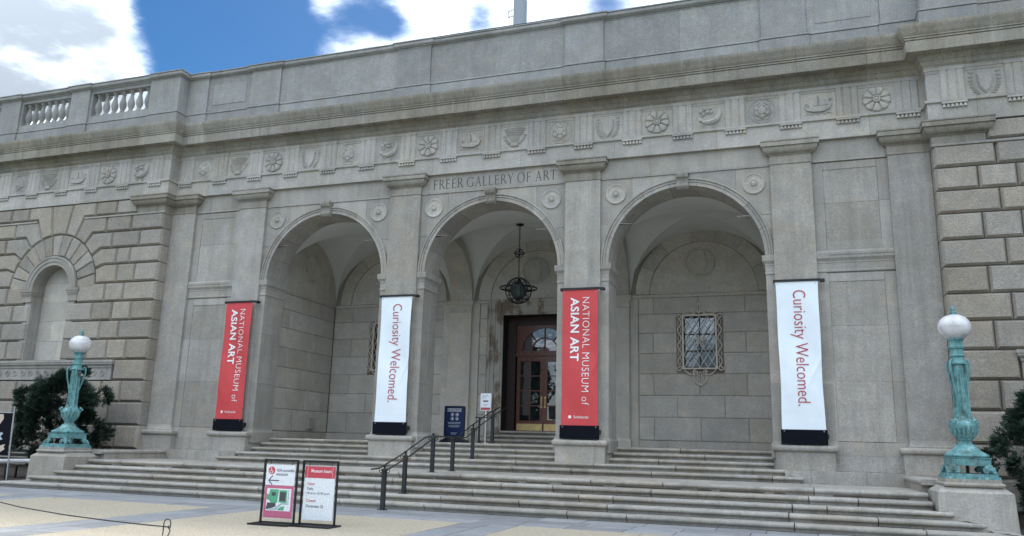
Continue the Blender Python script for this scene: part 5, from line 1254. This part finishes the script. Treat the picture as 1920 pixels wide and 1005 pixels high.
ro = MB().tube([(-6.2, -10.6, .42), (-5.2, -10.78, .305), (-4.1, -10.95, .215), (-3.0, -11.1, .165), (-2.0, -11.22, .14), (-1.2, -11.30, .128), (-.635, -11.35, .125), (-.52, -11.45, .09), (-.40, -11.62, .04), (-.25, -11.9, .012)], .0095, 8)
tag(ro.build('rope', 'black', None, 60), 'thin black rope sagging across the foreground pavement to the hooked stake', 'rope')
# left edge: printed fabric sign on a steel pole, bench and white pipe behind
fb = thing('fabric_sign', 'black fabric sign with pale printed feathers on a steel pole at the left edge', 'sign', (-12.98, -4.0, 0), None, True)
MB().tube([(-12.95, -4.0, 0), (-13.07, -4.0, 2.16)], .022, 10).build('pole', 'steel', fb, 60); MB().tube([(-13.07, -4.0, 1.98), (-14.6, -4.0, 1.98)], .014, 8).build('cross_bar', 'steel', fb, 60)
MB().lathe([(0, 0), (.18, 0), (.18, .02), (.05, .03), (0, .05)], 20, (-12.95, -4.0, 0)).build('foot', 'steel', fb)
cl = MB().prism([(-14.6, .78), (-13.06, .78), (-13.10, 1.96), (-14.6, 1.96)], -.004, .004, XZ(-4.0)).build('fabric', 'navy', fb)
for pts, mt in (([(-13.7, 1.60), (-13.52, 1.66), (-13.42, 1.80), (-13.45, 1.93), (-13.7, 1.93)], 'feather1'), ([(-13.8, 1.27), (-13.42, 1.42), (-13.35, 1.38), (-13.45, 1.30), (-13.34, 1.22), (-13.5, 1.17), (-13.8, 1.10)], 'feather2'), ([(-13.8, .96), (-13.4, 1.04), (-13.21, 1.08), (-13.25, 1.0), (-13.2, .94), (-13.4, .84), (-13.8, .80)], 'feather1')):
    MB().prism(pts, -.007, -.004, XZ(-4.0)).build('printed_feather', mt, cl)
bn = thing('park_bench', 'dark metal bench behind the fabric sign at the left edge', 'bench', (-15.2, -2.3, 0))
for i in range(5): MB().box(-.9, .9, -.25+.1*i, -.17+.1*i, .42, .445).build('seat_slat', 'black', bn)
for i in range(3): MB().box(-.9, .9, .27+.02*i, .29+.02*i, .55+.13*i, .64+.13*i).build('back_slat', 'black', bn)
for x in (-.8, .8): MB().box(x-.025, x+.025, -.25, -.2, 0, .42).build('leg', 'black', bn); MB().box(x-.025, x+.025, .25, .30, 0, .95).build('leg', 'black', bn)
wp_ = tag(MB().tube([(-14.3, -3.2, .56), (-13.2, -3.2, .60), (-12.2, -3.2, .62)], .07, 12).build('white_pipe', 'whitepaint', None, 60), 'white horizontal pipe low behind the fabric sign at the left edge', 'pipe')
for x in (-14.0, -12.5): MB().box(x-.03, x+.03, -3.23, -3.17, 0, .55).build('support', 'black', wp_)
# ------------------------------------------------------------------ evergreens beside the steps
def bush(cx, cy, z0, rx, ry, h, seed, label, n=5200):
    rd = random.Random(seed); b = thing('evergreen_bush', label, 'bush', (cx, cy, 0), 'evergreens beside the steps', True)
    t_ = MB()
    for k in range(5):
        a = k*1.26+rd.random(); t_.tube([(cx, cy, 0), (cx+.25*math.cos(a), cy+.25*math.sin(a), .5*h), (cx+.6*rx*math.cos(a), cy+.6*ry*math.sin(a), .8*h)], [.09, .05, .02], 7)
    t_.build('trunk', 'bark', b)
    cl = []
    for k in range(54):
        a = rd.uniform(0, 2*math.pi); u = rd.uniform(-.95, 1); q = math.sqrt(1-u*u*.85); kk = rd.uniform(.62, 1.0)
        cl.append((cx+rx*q*kk*math.cos(a), cy+ry*q*kk*math.sin(a), z0+h/2+(h/2)*u*kk*.98, rd.uniform(.20, .40)))
    for k in range(14): cl.append((cx+rx*.5*rd.uniform(-1, 1), cy+ry*.5*rd.uniform(-1, 1), z0+h*rd.uniform(.15, .8), .45))
    mb = MB(); per = n//len(cl)
    for (x, y, z, q) in cl:
        dv = Vector((x-cx, y-cy, (z-z0-h*.45)*.5)).normalized()
        for i in range(per):
            d = Vector((rd.gauss(0, 1), rd.gauss(0, 1), rd.gauss(0, .7))).normalized()
            if d.dot(dv) < -.3: d = -d
            p = Vector((x, y, z))+d*q*rd.uniform(.45, 1.0)*Vector((1, 1, .62)).length/1.6
            g = (d+dv*.6+Vector((0, 0, rd.uniform(-.25, .35)))).normalized(); sd_ = g.orthogonal().normalized(); sd_.rotate(Matrix.Rotation(rd.uniform(0, 6.28), 3, g)); L = rd.uniform(.06, .125)
            up_ = g.cross(sd_)
            v = []; f = []
            for s_, l_ in ((0, 1.), (.75, .72), (-.75, .72), (1.3, .4), (-1.3, .4)):
                e = (g*math.cos(s_)+sd_*math.sin(s_)+up_*.15*abs(s_)).normalized()*L*l_; wv_ = (e.cross(up_)).normalized()*L*.14; o_ = len(v); base = p+g*L*.25*(1-abs(s_)*.5)
                v += [base-wv_*.4, base+e*.5+wv_, base+e, base+e*.5-wv_]; f.append((o_, o_+1, o_+2, o_+3))
            mb.add(v, f)
    o = mb.build('foliage', 'leaf', b); o['kind'] = 'stuff'
bush(-13.45, -2.1, .15, 1.55, 1.0, 3.35, 5, 'dark evergreen bush behind the left lamp post', 19000)
bush(13.72, -1.9, -.1, 1.50, .9, 3.55, 9, 'dark evergreen bush behind the right lamp post', 17000)
# soil behind the cheek walls
for s in (-1, 1): structure(MB().box(*sorted((s*12.2, s*20)), -4.6, YW+.1, -.2, .05).build('planting_bed', 'bark'))
# ------------------------------------------------------------------ the wood across the mall, mirrored in the door glass
rd = random.Random(4); m2 = MB()
for k in range(34):
    cx = -170+10*k+rd.uniform(-2, 2); cy = -78+rd.uniform(-5, 5); hh = rd.uniform(11, 16)
    m2.tube([(cx, cy, 0), (cx+.2, cy, hh*.3), (cx, cy+.2, hh*.6)], [.4, .3, .15], 7)
    for i in range(420):
        a = rd.uniform(0, 6.28); u = rd.uniform(-1, 1); q = math.sqrt(1-u*u)*rd.uniform(.6, 1); p = Vector((cx+5*q*math.cos(a), cy+5*q*math.sin(a), hh*.62+hh*.38*u)); L = rd.uniform(.5, 1.1)
        d1 = Vector((rd.gauss(0, 1), rd.gauss(0, 1), rd.gauss(0, 1))).normalized(); d2 = d1.orthogonal(); m2.add([p-d1*L, p+d2*L, p+d1*L, p-d2*L], [(0, 1, 2, 3)])
o = m2.build('distant_wood', 'leaf'); o['kind'] = 'stuff'; tag(o, 'row of distant leafy trees across the mall opposite the steps', 'trees')
